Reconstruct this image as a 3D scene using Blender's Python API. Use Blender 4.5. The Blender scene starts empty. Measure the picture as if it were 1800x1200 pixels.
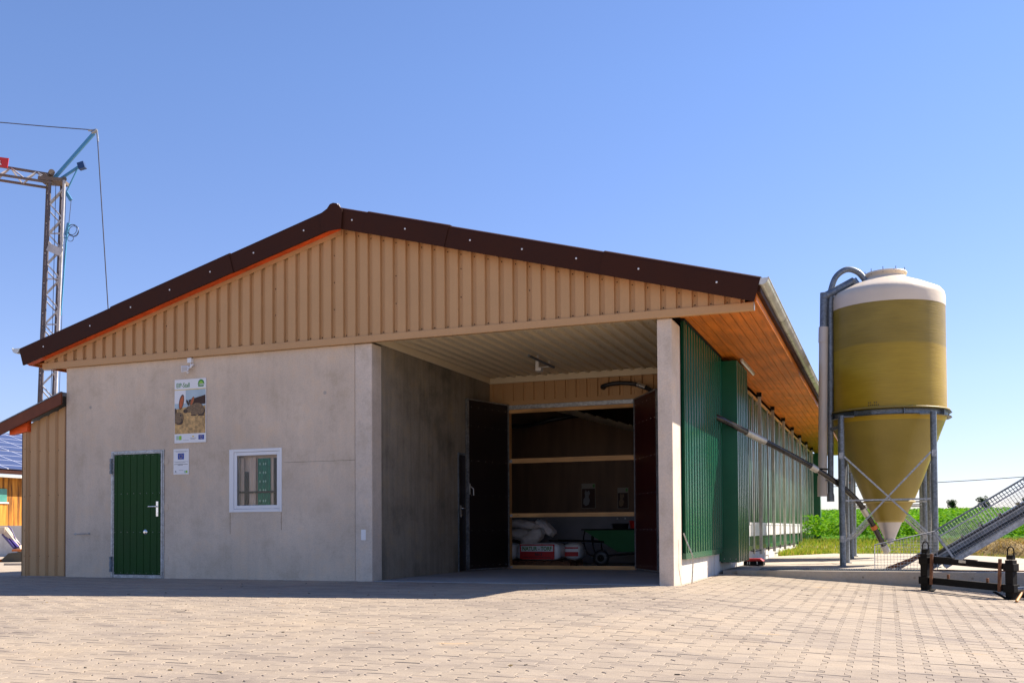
import bpy, bmesh, math, random
import numpy as np
from mathutils import Vector, Matrix
random.seed(7)
rng = np.random.default_rng(7)
sc = bpy.context.scene
COL = sc.collection
R = math.radians

# ------------------------------------------------------------------ camera
CAM = Vector((13.3313, -13.1618, 0.7699))
RT = Vector((0.93399439, 0.35723661, -0.00603938))
UP = Vector((0.01477776, -0.02173643, 0.99965451))
FW = Vector((-0.35698192, 0.93376096, 0.02558086))
cd = bpy.data.cameras.new('camera')
cam = bpy.data.objects.new('camera', cd)
COL.objects.link(cam)
cd.sensor_width = 36.0
cd.lens = 34.51
cd.shift_x = 0.0
cd.shift_y = 0.1587
cd.clip_start = 0.05
cd.clip_end = 3000
m = Matrix.Identity(4)
for i in range(3):
    m[i][0] = RT[i]; m[i][1] = UP[i]; m[i][2] = -FW[i]; m[i][3] = CAM[i]
cam.matrix_world = m
sc.camera = cam

# ------------------------------------------------------------------ light
SUN = Vector((0.751, 0.729, 1.0)).normalized()
w = bpy.data.worlds.new('World'); sc.world = w; w.use_nodes = True
nt = w.node_tree; nt.nodes.clear()
sky = nt.nodes.new('ShaderNodeTexSky'); sky.sky_type = 'NISHITA'; sky.sun_disc = False
sky.sun_elevation = math.asin(SUN.z)
sky.sun_rotation = math.atan2(SUN.x, SUN.y)
sky.altitude = 400; sky.air_density = 1.0; sky.dust_density = 0.05; sky.ozone_density = 2.5
bg = nt.nodes.new('ShaderNodeBackground'); bg.inputs[1].default_value = 0.077
wo = nt.nodes.new('ShaderNodeOutputWorld')
tint = nt.nodes.new('ShaderNodeMix'); tint.data_type = 'RGBA'; tint.blend_type = 'MULTIPLY'; tint.inputs[0].default_value = 1.0
tc = nt.nodes.new('ShaderNodeTexCoord'); ts = nt.nodes.new('ShaderNodeSeparateXYZ'); tr_ = nt.nodes.new('ShaderNodeValToRGB')
nt.links.new(tc.outputs['Generated'], ts.inputs[0]); nt.links.new(ts.outputs[2], tr_.inputs[0]); nt.links.new(tr_.outputs[0], tint.inputs[7])
te = tr_.color_ramp.elements; te[0].position = 0.0; te[0].color = (0.70, 0.65, 0.79, 1); te[1].position = 0.42; te[1].color = (0.90, 0.93, 1.13, 1)
tm = te.new(0.14); tm.color = (0.87, 0.81, 0.99, 1)
nt.links.new(sky.outputs[0], tint.inputs[6]); nt.links.new(tint.outputs[2], bg.inputs[0]); nt.links.new(bg.outputs[0], wo.inputs[0])
sl = bpy.data.lights.new('sun', 'SUN'); sl.energy = 4.8; sl.angle = R(0.53); sl.color = (1.0, 0.91, 0.79)
so = bpy.data.objects.new('sun', sl); COL.objects.link(so)
so.rotation_euler = SUN.to_track_quat('Z', 'Y').to_euler(); so.location = (30, 30, 40)
sc.view_settings.view_transform = 'Standard'; sc.view_settings.look = 'None'
sc.view_settings.exposure = 1.2; sc.view_settings.gamma = 1.0
sc.cycles.max_bounces = 8; sc.cycles.diffuse_bounces = 4; sc.cycles.glossy_bounces = 3
sc.cycles.transparent_max_bounces = 12; sc.cycles.transmission_bounces = 4
sc.cycles.sample_clamp_indirect = 6

# ------------------------------------------------------------------ materials
def N(nt, t, **kw):
    n = nt.nodes.new(t)
    for k, v in kw.items():
        if k.startswith('i_'):
            n.inputs[int(k[2:])].default_value = v
        else:
            setattr(n, k, v)
    return n
def mat_base(name, col, rough=0.6, metal=0.0, spec=0.5):
    m = bpy.data.materials.new(name); m.use_nodes = True
    b = m.node_tree.nodes['Principled BSDF']
    b.inputs['Base Color'].default_value = (*col, 1); b.inputs['Roughness'].default_value = rough
    b.inputs['Metallic'].default_value = metal; b.inputs['Specular IOR Level'].default_value = spec
    return m, m.node_tree, b
def coords(nt, scale=(1, 1, 1)):
    g = N(nt, 'ShaderNodeNewGeometry'); mp = N(nt, 'ShaderNodeMapping')
    mp.inputs['Scale'].default_value = scale
    nt.links.new(g.outputs['Position'], mp.inputs[0]); return mp.outputs[0]
def noise(nt, vec, scale, detail=4, rough=0.55):
    n = N(nt, 'ShaderNodeTexNoise'); n.inputs['Scale'].default_value = scale
    n.inputs['Detail'].default_value = detail; n.inputs['Roughness'].default_value = rough
    nt.links.new(vec, n.inputs['Vector']); return n.outputs[0]
def ramp(nt, fac, stops):
    r = N(nt, 'ShaderNodeValToRGB'); e = r.color_ramp.elements
    while len(e) < len(stops): e.new(0.5)
    for i, (p, c) in enumerate(stops):
        e[i].position = p; e[i].color = (*c, 1) if len(c) == 3 else c
    nt.links.new(fac, r.inputs[0]); return r.outputs[0]
def mix(nt, fac, a, b, mode='MIX'):
    n = N(nt, 'ShaderNodeMix', data_type='RGBA', blend_type=mode)
    for inp, v in ((n.inputs[0], fac), (n.inputs[6], a), (n.inputs[7], b)):
        if isinstance(v, (int, float)): inp.default_value = v
        elif isinstance(v, tuple): inp.default_value = (*v, 1)
        else: nt.links.new(v, inp)
    return n.outputs[2]
def math_(nt, op, a, b=None, c=None):
    n = N(nt, 'ShaderNodeMath', operation=op)
    for i, v in enumerate((a, b, c)):
        if v is None: continue
        if isinstance(v, (int, float)): n.inputs[i].default_value = v
        else: nt.links.new(v, n.inputs[i])
    return n.outputs[0]
def bump(nt, b, h, dist=0.01, strength=0.5):
    n = N(nt, 'ShaderNodeBump'); n.inputs['Distance'].default_value = dist; n.inputs['Strength'].default_value = strength
    nt.links.new(h, n.inputs['Height']); nt.links.new(n.outputs[0], b.inputs['Normal'])
def scaled(c, f): return tuple(x * f for x in c)
def mottled(name, col, rough=0.6, metal=0.0, amt=0.2, scale=3.0, stretch=(1, 1, 1), bdist=0.0, bscale=40, spec=0.5, fine=0.0):
    m, nt, b = mat_base(name, col, rough, metal, spec)
    v = coords(nt, stretch)
    n = noise(nt, v, scale)
    c = ramp(nt, n, [(0.3, scaled(col, 1 - amt)), (0.7, scaled(col, 1 + amt))])
    if fine:
        n2 = noise(nt, coords(nt), scale * 25, 3)
        c = mix(nt, 1.0, c, ramp(nt, n2, [(0.3, (1 - fine,) * 3), (0.7, (1 + fine * 0.5,) * 3)]), 'MULTIPLY')
    nt.links.new(c, b.inputs['Base Color'])
    rr = N(nt, 'ShaderNodeMapRange'); rr.inputs[3].default_value = rough * 0.8; rr.inputs[4].default_value = min(1, rough * 1.2)
    nt.links.new(n, rr.inputs[0]); nt.links.new(rr.outputs[0], b.inputs['Roughness'])
    if bdist:
        bump(nt, b, noise(nt, coords(nt), bscale, 4), bdist, 0.6)
    return m
def concrete(name, col, dark=0.75, pits=True, streak=0.3, warm=(1.06, 1.0, 0.92), big=0.7):
    m, nt, b = mat_base(name, col, 0.85, 0, 0.3)
    p = coords(nt)
    n1 = noise(nt, p, big, 6, 0.6)
    c = ramp(nt, n1, [(0.32, scaled(col, dark)), (0.5, col), (0.68, scaled(col, 1.12))])
    n2 = noise(nt, coords(nt, (9, 9, 0.7)), 0.8, 5, 0.65)
    c = mix(nt, 1.0, c, ramp(nt, n2, [(0.35, (1 - streak,) * 3), (0.55, (1, 1, 1)), (0.75, (1 + streak * .35,) * 3)]), 'MULTIPLY')
    n3 = noise(nt, p, 2.3, 8, 0.75)
    c = mix(nt, 1.0, c, ramp(nt, n3, [(0.38, (0.9, 0.88, 0.84)), (0.5, (1, 1, 1)), (0.66, warm)]), 'MULTIPLY')
    n4 = noise(nt, p, 45, 4, 0.7)
    c = mix(nt, 1.0, c, ramp(nt, n4, [(0.3, (0.88,) * 3), (0.7, (1.07,) * 3)]), 'MULTIPLY')
    if pits:
        v = N(nt, 'ShaderNodeTexVoronoi'); v.inputs['Scale'].default_value = 16; nt.links.new(p, v.inputs['Vector'])
        nn = noise(nt, p, 5, 2)
        thr = math_(nt, 'MULTIPLY', nn, 0.13)
        pit = math_(nt, 'LESS_THAN', v.outputs['Distance'], thr)
        pit = math_(nt, 'MULTIPLY', pit, 0.45)
        c = mix(nt, pit, c, scaled(col, 0.45))
    nt.links.new(c, b.inputs['Base Color'])
    bump(nt, b, noise(nt, p, 60, 6, 0.7), 0.004, 0.5)
    return m
def timber(name, col, axis=1, scale=6):
    m, nt, b = mat_base(name, col, 0.55, 0, 0.35)
    st = [14, 14, 14]; st[axis] = 0.8
    v = coords(nt, tuple(st))
    n = noise(nt, v, 1.6, 6, 0.6)
    c = ramp(nt, n, [(0.3, scaled(col, 0.68)), (0.5, col), (0.72, scaled(col, 1.25))])
    n2 = noise(nt, coords(nt), 1.4, 3)
    c = mix(nt, 1.0, c, ramp(nt, n2, [(0.35, (0.82,) * 3), (0.65, (1.1,) * 3)]), 'MULTIPLY')
    v2 = N(nt, 'ShaderNodeTexVoronoi'); v2.inputs['Scale'].default_value = 3.3
    st2 = [1.6, 1.6, 1.6]; st2[axis] = 0.8
    nt.links.new(coords(nt, tuple(st2)), v2.inputs['Vector'])
    kn = math_(nt, 'LESS_THAN', v2.outputs['Distance'], 0.05)
    c = mix(nt, math_(nt, 'MULTIPLY', kn, 0.6), c, scaled(col, 0.35))
    nt.links.new(c, b.inputs['Base Color']); bump(nt, b, n, 0.002, 0.4)
    return m

M = {}
M['conc'] = concrete('concrete_wall', (0.66, 0.535, 0.41), 0.91, True, 0.05)
M['conc_pillar'] = concrete('concrete_pillar', (0.66, 0.555, 0.45), 0.92, True, 0.05)
M['conc_dark'] = concrete('damp_plaster', (0.285, 0.245, 0.19), 0.55, False, 0.2, (1.18, 1.08, 0.92), 1.1)  # concrete in a darker tone with large blotches
M['conc_slab'] = concrete('concrete_slab', (0.47, 0.41, 0.335), 0.85, False, 0.0)
M['conc_floor'] = concrete('concrete_floor', (0.30, 0.30, 0.30), 0.8, False, 0.0)
M['white_plinth'] = concrete('white_plinth', (0.66, 0.63, 0.58), 0.93, False, 0.1)
M['tan'] = mottled('tan_sheet_metal', (0.53, 0.31, 0.143), 0.5, 0, 0.05, 1.5, fine=0.04, spec=0.25)
M['tan_light'] = mottled('beige_sheet_metal', (0.80, 0.67, 0.46), 0.45, 0, 0.05, 1.5)
M['brown'] = mottled('brown_sheet_metal', (0.046, 0.014, 0.007), 0.65, 0, 0.1, 2, fine=0.08, spec=0.15)
M['green'] = mottled('green_sheet_metal', (0.004, 0.088, 0.042), 0.25, 0, 0.08, 2, fine=0.05)
M['green_dark'] = mottled('dark_green_sheet', (0.010, 0.056, 0.007), 0.55, 0, 0.10, 2, fine=0.08, spec=0.2)
M['soffit'] = timber('stained_soffit', (0.64, 0.175, 0.012), 1)
M['redwood'] = timber('red_stained_timber', (0.88, 0.12, 0.02), 0)
M['pine'] = timber('pine_x', (0.62, 0.33, 0.12), 0)
M['pinez'] = timber('pine_z', (0.60, 0.31, 0.11), 2)
M['white'] = mottled('white_plastic', (0.78, 0.77, 0.76), 0.35, 0, 0.02, 3)
M['cream'] = mottled('cream_plastic', (0.60, 0.53, 0.45), 0.4, 0, 0.03, 3)
M['black'] = mottled('black_paint', (0.012, 0.010, 0.008), 0.7, 0, 0.3, 6, spec=0.15)
M['panel_black'] = mottled('dark_gate_panel', (0.014, 0.008, 0.007), 0.5, 0, 0.2, 1.2)
M['panel_maroon'] = mottled('maroon_gate_panel', (0.045, 0.004, 0.004), 0.45, 0, 0.15, 1.2)
M['rubber'] = mottled('rubber', (0.02, 0.02, 0.021), 0.35, 0, 0.2, 8)
M['rust'] = mottled('rusty_steel', (0.19, 0.075, 0.03), 0.8, 0.1, 0.45, 14, fine=0.2)
M['orange'] = mottled('orange_paint', (0.55, 0.14, 0.02), 0.5, 0, 0.1, 4)
M['red'] = mottled('red_paint', (0.55, 0.02, 0.015), 0.4, 0, 0.05, 4)
M['blue'] = mottled('light_blue_paint', (0.06, 0.24, 0.42), 0.45, 0, 0.08, 1)
M['grey_line'] = mottled('print_grey', (0.22, 0.22, 0.22), 0.6, 0, 0.02, 4)
M['ink_green'] = mottled('print_green', (0.05, 0.24, 0.03), 0.5, 0, 0.02, 4)
M['ink_lime'] = mottled('print_lime', (0.28, 0.55, 0.04), 0.5, 0, 0.02, 4)
M['ink_yellow'] = mottled('print_yellow', (0.75, 0.5, 0.03), 0.5, 0, 0.02, 4)
M['ink_blue'] = mottled('print_blue', (0.02, 0.06, 0.33), 0.5, 0, 0.02, 4)
M['ink_black'] = mottled('print_black', (0.02, 0.02, 0.02), 0.5, 0, 0.02, 4)
M['ink_red'] = mottled('print_red', (0.55, 0.015, 0.015), 0.5, 0, 0.02, 4)
M['straw_print'] = mottled('print_straw', (0.52, 0.32, 0.12), 0.6, 0, 0.45, 22)
M['fur_print'] = mottled('print_fur', (0.20, 0.125, 0.06), 0.6, 0, 0.5, 40)
M['fur_dark'] = mottled('print_fur_dark', (0.06, 0.035, 0.02), 0.6, 0, 0.4, 40)
M['ear_print'] = mottled('print_ear', (0.48, 0.11, 0.03), 0.6, 0, 0.3, 15)
M['sky_print'] = mottled('print_pale_wall', (0.42, 0.53, 0.58), 0.6, 0, 0.1, 5)
M['sack'] = mottled('white_sack', (0.68, 0.62, 0.58), 0.6, 0, 0.15, 5, bdist=0.012, bscale=9)
M['bag'] = mottled('white_bag_film', (0.82, 0.82, 0.82), 0.3, 0, 0.08, 5, bdist=0.006, bscale=14)
M['curtain'] = mottled('pink_beige_curtain', (0.72, 0.50, 0.40), 0.8, 0, 0.08, 4)  # tones of the reflected facade, put into the cloth behind the pane
M['curtain_dark'] = mottled('brown_curtain', (0.06, 0.03, 0.02), 0.8, 0, 0.1, 4)
M['curtain_green'] = mottled('green_woven_curtain', (0.01, 0.17, 0.09), 0.8, 0, 0.3, 9)
M['pattern'] = mottled('woven_pale_pattern', (0.45, 0.62, 0.50), 0.8, 0, 0.1, 9)
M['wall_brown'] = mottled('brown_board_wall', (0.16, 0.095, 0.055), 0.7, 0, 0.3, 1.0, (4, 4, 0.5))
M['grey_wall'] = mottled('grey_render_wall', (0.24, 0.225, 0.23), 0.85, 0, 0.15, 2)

def galv(name, col=(0.42, 0.43, 0.44), rough=0.42, metal=0.75, dull=0.3):
    m, nt, b = mat_base(name, col, rough, metal)
    p = coords(nt)
    v = N(nt, 'ShaderNodeTexVoronoi'); v.inputs['Scale'].default_value = 38; nt.links.new(p, v.inputs['Vector'])
    sep = N(nt, 'ShaderNodeSeparateColor'); nt.links.new(v.outputs['Color'], sep.inputs[0])
    c = ramp(nt, sep.outputs[0], [(0.0, scaled(col, 1 - dull)), (1.0, scaled(col, 1.15))])
    n = noise(nt, p, 3, 5)
    c = mix(nt, 1.0, c, ramp(nt, n, [(0.35, (0.75,) * 3), (0.65, (1.08,) * 3)]), 'MULTIPLY')
    nt.links.new(c, b.inputs['Base Color'])
    nt.links.new(ramp(nt, n, [(0.3, (rough * 0.8,) * 3), (0.7, (rough * 1.3,) * 3)]), b.inputs['Roughness'])
    return m
M['galv'] = galv('galvanised_steel')
M['galv_dark'] = galv('weathered_galvanised', (0.22, 0.25, 0.28), 0.5, 0.6)
M['zinc'] = galv('zinc_gutter', (0.60, 0.59, 0.54), 0.32, 0.25, 0.05)
M['chrome'] = galv('polished_metal', (0.75, 0.74, 0.72), 0.22, 0.95, 0.03)
M['alu'] = galv('aluminium', (0.50, 0.48, 0.43), 0.38, 0.6, 0.06)
M['mesh'] = galv('mesh_wire', (0.50, 0.50, 0.52), 0.5, 0.4, 0.1)

# glass: thin, clear with a real reflection
m = bpy.data.materials.new('window_glass'); m.use_nodes = True; nt = m.node_tree; nt.nodes.clear()
tr = N(nt, 'ShaderNodeBsdfTransparent'); gl = N(nt, 'ShaderNodeBsdfGlossy'); gl.inputs['Roughness'].default_value = 0.01
fr = N(nt, 'ShaderNodeFresnel'); fr.inputs[0].default_value = 1.28
mx = N(nt, 'ShaderNodeMixShader'); o = N(nt, 'ShaderNodeOutputMaterial')
tr.inputs[0].default_value = (0.95, 0.97, 0.96, 1)
nt.links.new(fr.outputs[0], mx.inputs[0]); nt.links.new(tr.outputs[0], mx.inputs[1]); nt.links.new(gl.outputs[0], mx.inputs[2]); nt.links.new(mx.outputs[0], o.inputs[0])
M['glass'] = m
# clear suction hose, twin-wall panel
m, nt, b = mat_base('smoked_clear_tube', (0.10, 0.095, 0.09), 0.16, 0, 0.5)
n = noise(nt, coords(nt), 14, 3); nt.links.new(ramp(nt, n, [(0.35, (0.012, 0.010, 0.010)), (0.7, (0.035, 0.03, 0.028))]), b.inputs['Base Color'])
M['tube'] = m
m, nt, b = mat_base('ribbed_polycarbonate', (0.2, 0.27, 0.22), 0.22, 0, 0.6)
n = noise(nt, coords(nt, (1, 3.0, 0.25)), 1.6, 3)
c = ramp(nt, n, [(0.35, (0.03, 0.085, 0.05)), (0.5, (0.055, 0.125, 0.075)), (0.65, (0.11, 0.185, 0.115))])
nt.links.new(c, b.inputs['Base Color']); M['poly'] = m
m, nt, b = mat_base('dark_ribbed_glazing', (0.05, 0.07, 0.07), 0.2, 0, 0.7)
n = noise(nt, coords(nt, (1, 9.0, 0.2)), 2.2, 2)
nt.links.new(ramp(nt, n, [(0.35, (0.015, 0.02, 0.02)), (0.65, (0.12, 0.14, 0.13))]), b.inputs['Base Color']); M['poly_dark'] = m

# silo fibreglass: wound bands, olive above the feed level inside
m, nt, b = mat_base('yellow_fibreglass', (0.40, 0.27, 0.03), 0.38, 0, 0.4)
g = N(nt, 'ShaderNodeNewGeometry'); sp = N(nt, 'ShaderNodeSeparateXYZ'); nt.links.new(g.outputs['Position'], sp.inputs[0])
lvl = math_(nt, 'ADD', sp.outputs[2], math_(nt, 'MULTIPLY', noise(nt, coords(nt, (1.2, 1.2, 0.2)), 1.0, 2), 0.12))
full = ramp(nt, noise(nt, coords(nt, (1, 1, 2.5)), 1.3, 5), [(0.3, (0.38, 0.24, 0.012)), (0.7, (0.46, 0.30, 0.020))])
empty_ = ramp(nt, noise(nt, coords(nt, (1, 1, 2.5)), 1.6, 5), [(0.3, (0.26, 0.175, 0.018)), (0.7, (0.33, 0.225, 0.028))])
st = N(nt, 'ShaderNodeMapRange'); st.inputs[1].default_value = 4.14; st.inputs[2].default_value = 4.18
nt.links.new(lvl, st.inputs[0])
c = mix(nt, st.outputs[0], full, empty_)
wv = N(nt, 'ShaderNodeTexNoise'); wv.inputs['Scale'].default_value = 1.0; wv.inputs['Detail'].default_value = 3
nt.links.new(coords(nt, (3, 3, 60)), wv.inputs['Vector'])
c = mix(nt, 1.0, c, ramp(nt, wv.outputs[0], [(0.35, (0.94,) * 3), (0.65, (1.04,) * 3)]), 'MULTIPLY')
nt.links.new(c, b.inputs['Base Color']); bump(nt, b, wv.outputs[0], 0.008, 0.6)
M['grp'] = m
M['grp_cone'] = mottled('olive_fibreglass_cone', (0.27, 0.195, 0.03), 0.4, 0, 0.1, 1.3, (1, 1, 2.5), bdist=0.004, bscale=25)  # the tank's fibreglass again, its translucent dimness painted in as darker olive
M['grp_white'] = mottled('white_gel_coat', (0.74, 0.62, 0.47), 0.4, 0, 0.05, 2, bdist=0.004, bscale=20)
M['grp_trim'] = mottled('dull_yellow_flange', (0.36, 0.27, 0.07), 0.5, 0, 0.1, 4)

# paving
m, nt, b = mat_base('concrete_pavers', (0.42, 0.35, 0.3), 0.85, 0, 0.25)
gi = N(nt, 'ShaderNodeNewGeometry')
p = coords(nt)
base = ramp(nt, gi.outputs['Random Per Island'], [(0.0, (0.318, 0.258, 0.198)), (0.5, (0.333, 0.271, 0.208)), (1.0, (0.348, 0.284, 0.219))])
n1 = noise(nt, p, 0.33, 6, 0.62)
c = mix(nt, 1.0, base, ramp(nt, n1, [(0.30, (0.80, 0.79, 0.81)), (0.5, (1, 1, 1)), (0.68, (1.12, 1.09, 1.03))]), 'MULTIPLY')
n2 = noise(nt, coords(nt, (0.8, 3.0, 1)), 1.3, 8, 0.72)
c = mix(nt, 1.0, c, ramp(nt, n2, [(0.32, (0.60, 0.60, 0.65)), (0.43, (0.87, 0.87, 0.90)), (0.52, (1, 1, 1)), (0.66, (1.08, 1.07, 1.05)), (0.74, (1.22, 1.20, 1.16))]), 'MULTIPLY')
n3 = noise(nt, coords(nt, (0.7, 2.0, 1)), 1.9, 4, 0.6)
c = mix(nt, ramp(nt, n3, [(0.66, (0,) * 3), (0.76, (0.55,) * 3)]), c, (0.58, 0.36, 0.16))
n4 = noise(nt, p, 70, 4, 0.7)
c = mix(nt, 1.0, c, ramp(nt, n4, [(0.3, (0.86,) * 3), (0.7, (1.08,) * 3)]), 'MULTIPLY')
nt.links.new(c, b.inputs['Base Color']); bump(nt, b, noise(nt, p, 110, 4, 0.7), 0.003, 0.5)
M['paver'] = m
M['joint'] = mottled('joint_sand', (0.37, 0.30, 0.23), 0.95, 0, 0.15, 6, fine=0.2)
# terrain: gravelly ground near the farm, crop field behind
m, nt, b = mat_base('terrain_ground', (0.3, 0.26, 0.2), 0.95, 0, 0.1)
g = N(nt, 'ShaderNodeNewGeometry'); sp = N(nt, 'ShaderNodeSeparateXYZ'); nt.links.new(g.outputs['Position'], sp.inputs[0])
soil = ramp(nt, noise(nt, coords(nt), 3, 6), [(0.3, (0.30, 0.24, 0.18)), (0.7, (0.46, 0.39, 0.31))])
crop = ramp(nt, noise(nt, coords(nt), 2.2, 6, 0.7), [(0.3, (0.05, 0.15, 0.006)), (0.55, (0.10, 0.26, 0.012)), (0.75, (0.18, 0.36, 0.03))])
rr = N(nt, 'ShaderNodeMapRange'); rr.inputs[1].default_value = 19.0; rr.inputs[2].default_value = 19.6
nt.links.new(math_(nt, 'ADD', sp.outputs[1], math_(nt, 'MULTIPLY', noise(nt, coords(nt), 1.5, 3), 0.8)), rr.inputs[0])
rx = N(nt, 'ShaderNodeMapRange'); rx.inputs[1].default_value = 4.0; rx.inputs[2].default_value = 5.0; nt.links.new(sp.outputs[0], rx.inputs[0])
nt.links.new(mix(nt, math_(nt, 'MULTIPLY', rr.outputs[0], rx.outputs[0]), soil, crop), b.inputs['Base Color'])
M['terrain'] = m
def leaf_mat(name, c0, c1, c2, trans=0.35):
    m, nt, b = mat_base(name, c1, 0.75, 0, 0.08)
    gi = N(nt, 'ShaderNodeNewGeometry')
    c = ramp(nt, gi.outputs['Random Per Island'], [(0.0, c0), (0.5, c1), (1.0, c2)])
    nt.links.new(c, b.inputs['Base Color'])
    t = N(nt, 'ShaderNodeBsdfTranslucent'); nt.links.new(mix(nt, 1.0, c, (1.25, 1.2, 0.5), 'MULTIPLY'), t.inputs[0])
    mx = N(nt, 'ShaderNodeMixShader'); mx.inputs[0].default_value = trans
    o = nt.nodes['Material Output']
    nt.links.new(b.outputs[0], mx.inputs[1]); nt.links.new(t.outputs[0], mx.inputs[2]); nt.links.new(mx.outputs[0], o.inputs[0])
    return m
M['leaf'] = leaf_mat('crop_leaf', (0.03, 0.13, 0.004), (0.10, 0.28, 0.008), (0.26, 0.46, 0.02), 0.3)
M['tree_leaf'] = leaf_mat('tree_leaf', (0.05, 0.09, 0.045), (0.08, 0.13, 0.07), (0.12, 0.18, 0.10), 0.3)
M['grass'] = leaf_mat('grass_blade', (0.12, 0.22, 0.02), (0.26, 0.34, 0.04), (0.46, 0.38, 0.13), 0.3)
M['hay'] = leaf_mat('hay_stalk', (0.22, 0.15, 0.06), (0.40, 0.29, 0.13), (0.55, 0.43, 0.24), 0.15)
M['bark'] = mottled('bark', (0.09, 0.07, 0.05), 0.9, 0, 0.3, 6)
# solar array with cell grid
m, nt, b = mat_base('solar_panel', (0.10, 0.12, 0.22), 0.25, 0, 0.6)
g = N(nt, 'ShaderNodeNewGeometry'); sp = N(nt, 'ShaderNodeSeparateXYZ'); nt.links.new(g.outputs['Position'], sp.inputs[0])
gy = math_(nt, 'LESS_THAN', math_(nt, 'FRACT', math_(nt, 'DIVIDE', sp.outputs[1], 1.68)), 0.045)
gx = math_(nt, 'LESS_THAN', math_(nt, 'FRACT', math_(nt, 'DIVIDE', sp.outputs[0], 0.98)), 0.07)
cc = mix(nt, math_(nt, 'MAXIMUM', gy, gx), (0.05, 0.06, 0.13), (0.45, 0.45, 0.5))
nt.links.new(cc, b.inputs['Base Color']); M['solar'] = m
m, nt, b = mat_base('weathered_board', (0.5, 0.22, 0.04), 0.7, 0, 0.2)
g = N(nt, 'ShaderNodeNewGeometry'); sp = N(nt, 'ShaderNodeSeparateXYZ'); nt.links.new(g.outputs['Position'], sp.inputs[0])
n = noise(nt, coords(nt, (1, 5.5, 0.3)), 1.0, 5, 0.7)
nt.links.new(ramp(nt, n, [(0.36, (0.13, 0.05, 0.015)), (0.5, (0.50, 0.20, 0.03)), (0.64, (0.72, 0.34, 0.06))]), b.inputs['Base Color']); M['boards'] = m

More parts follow.
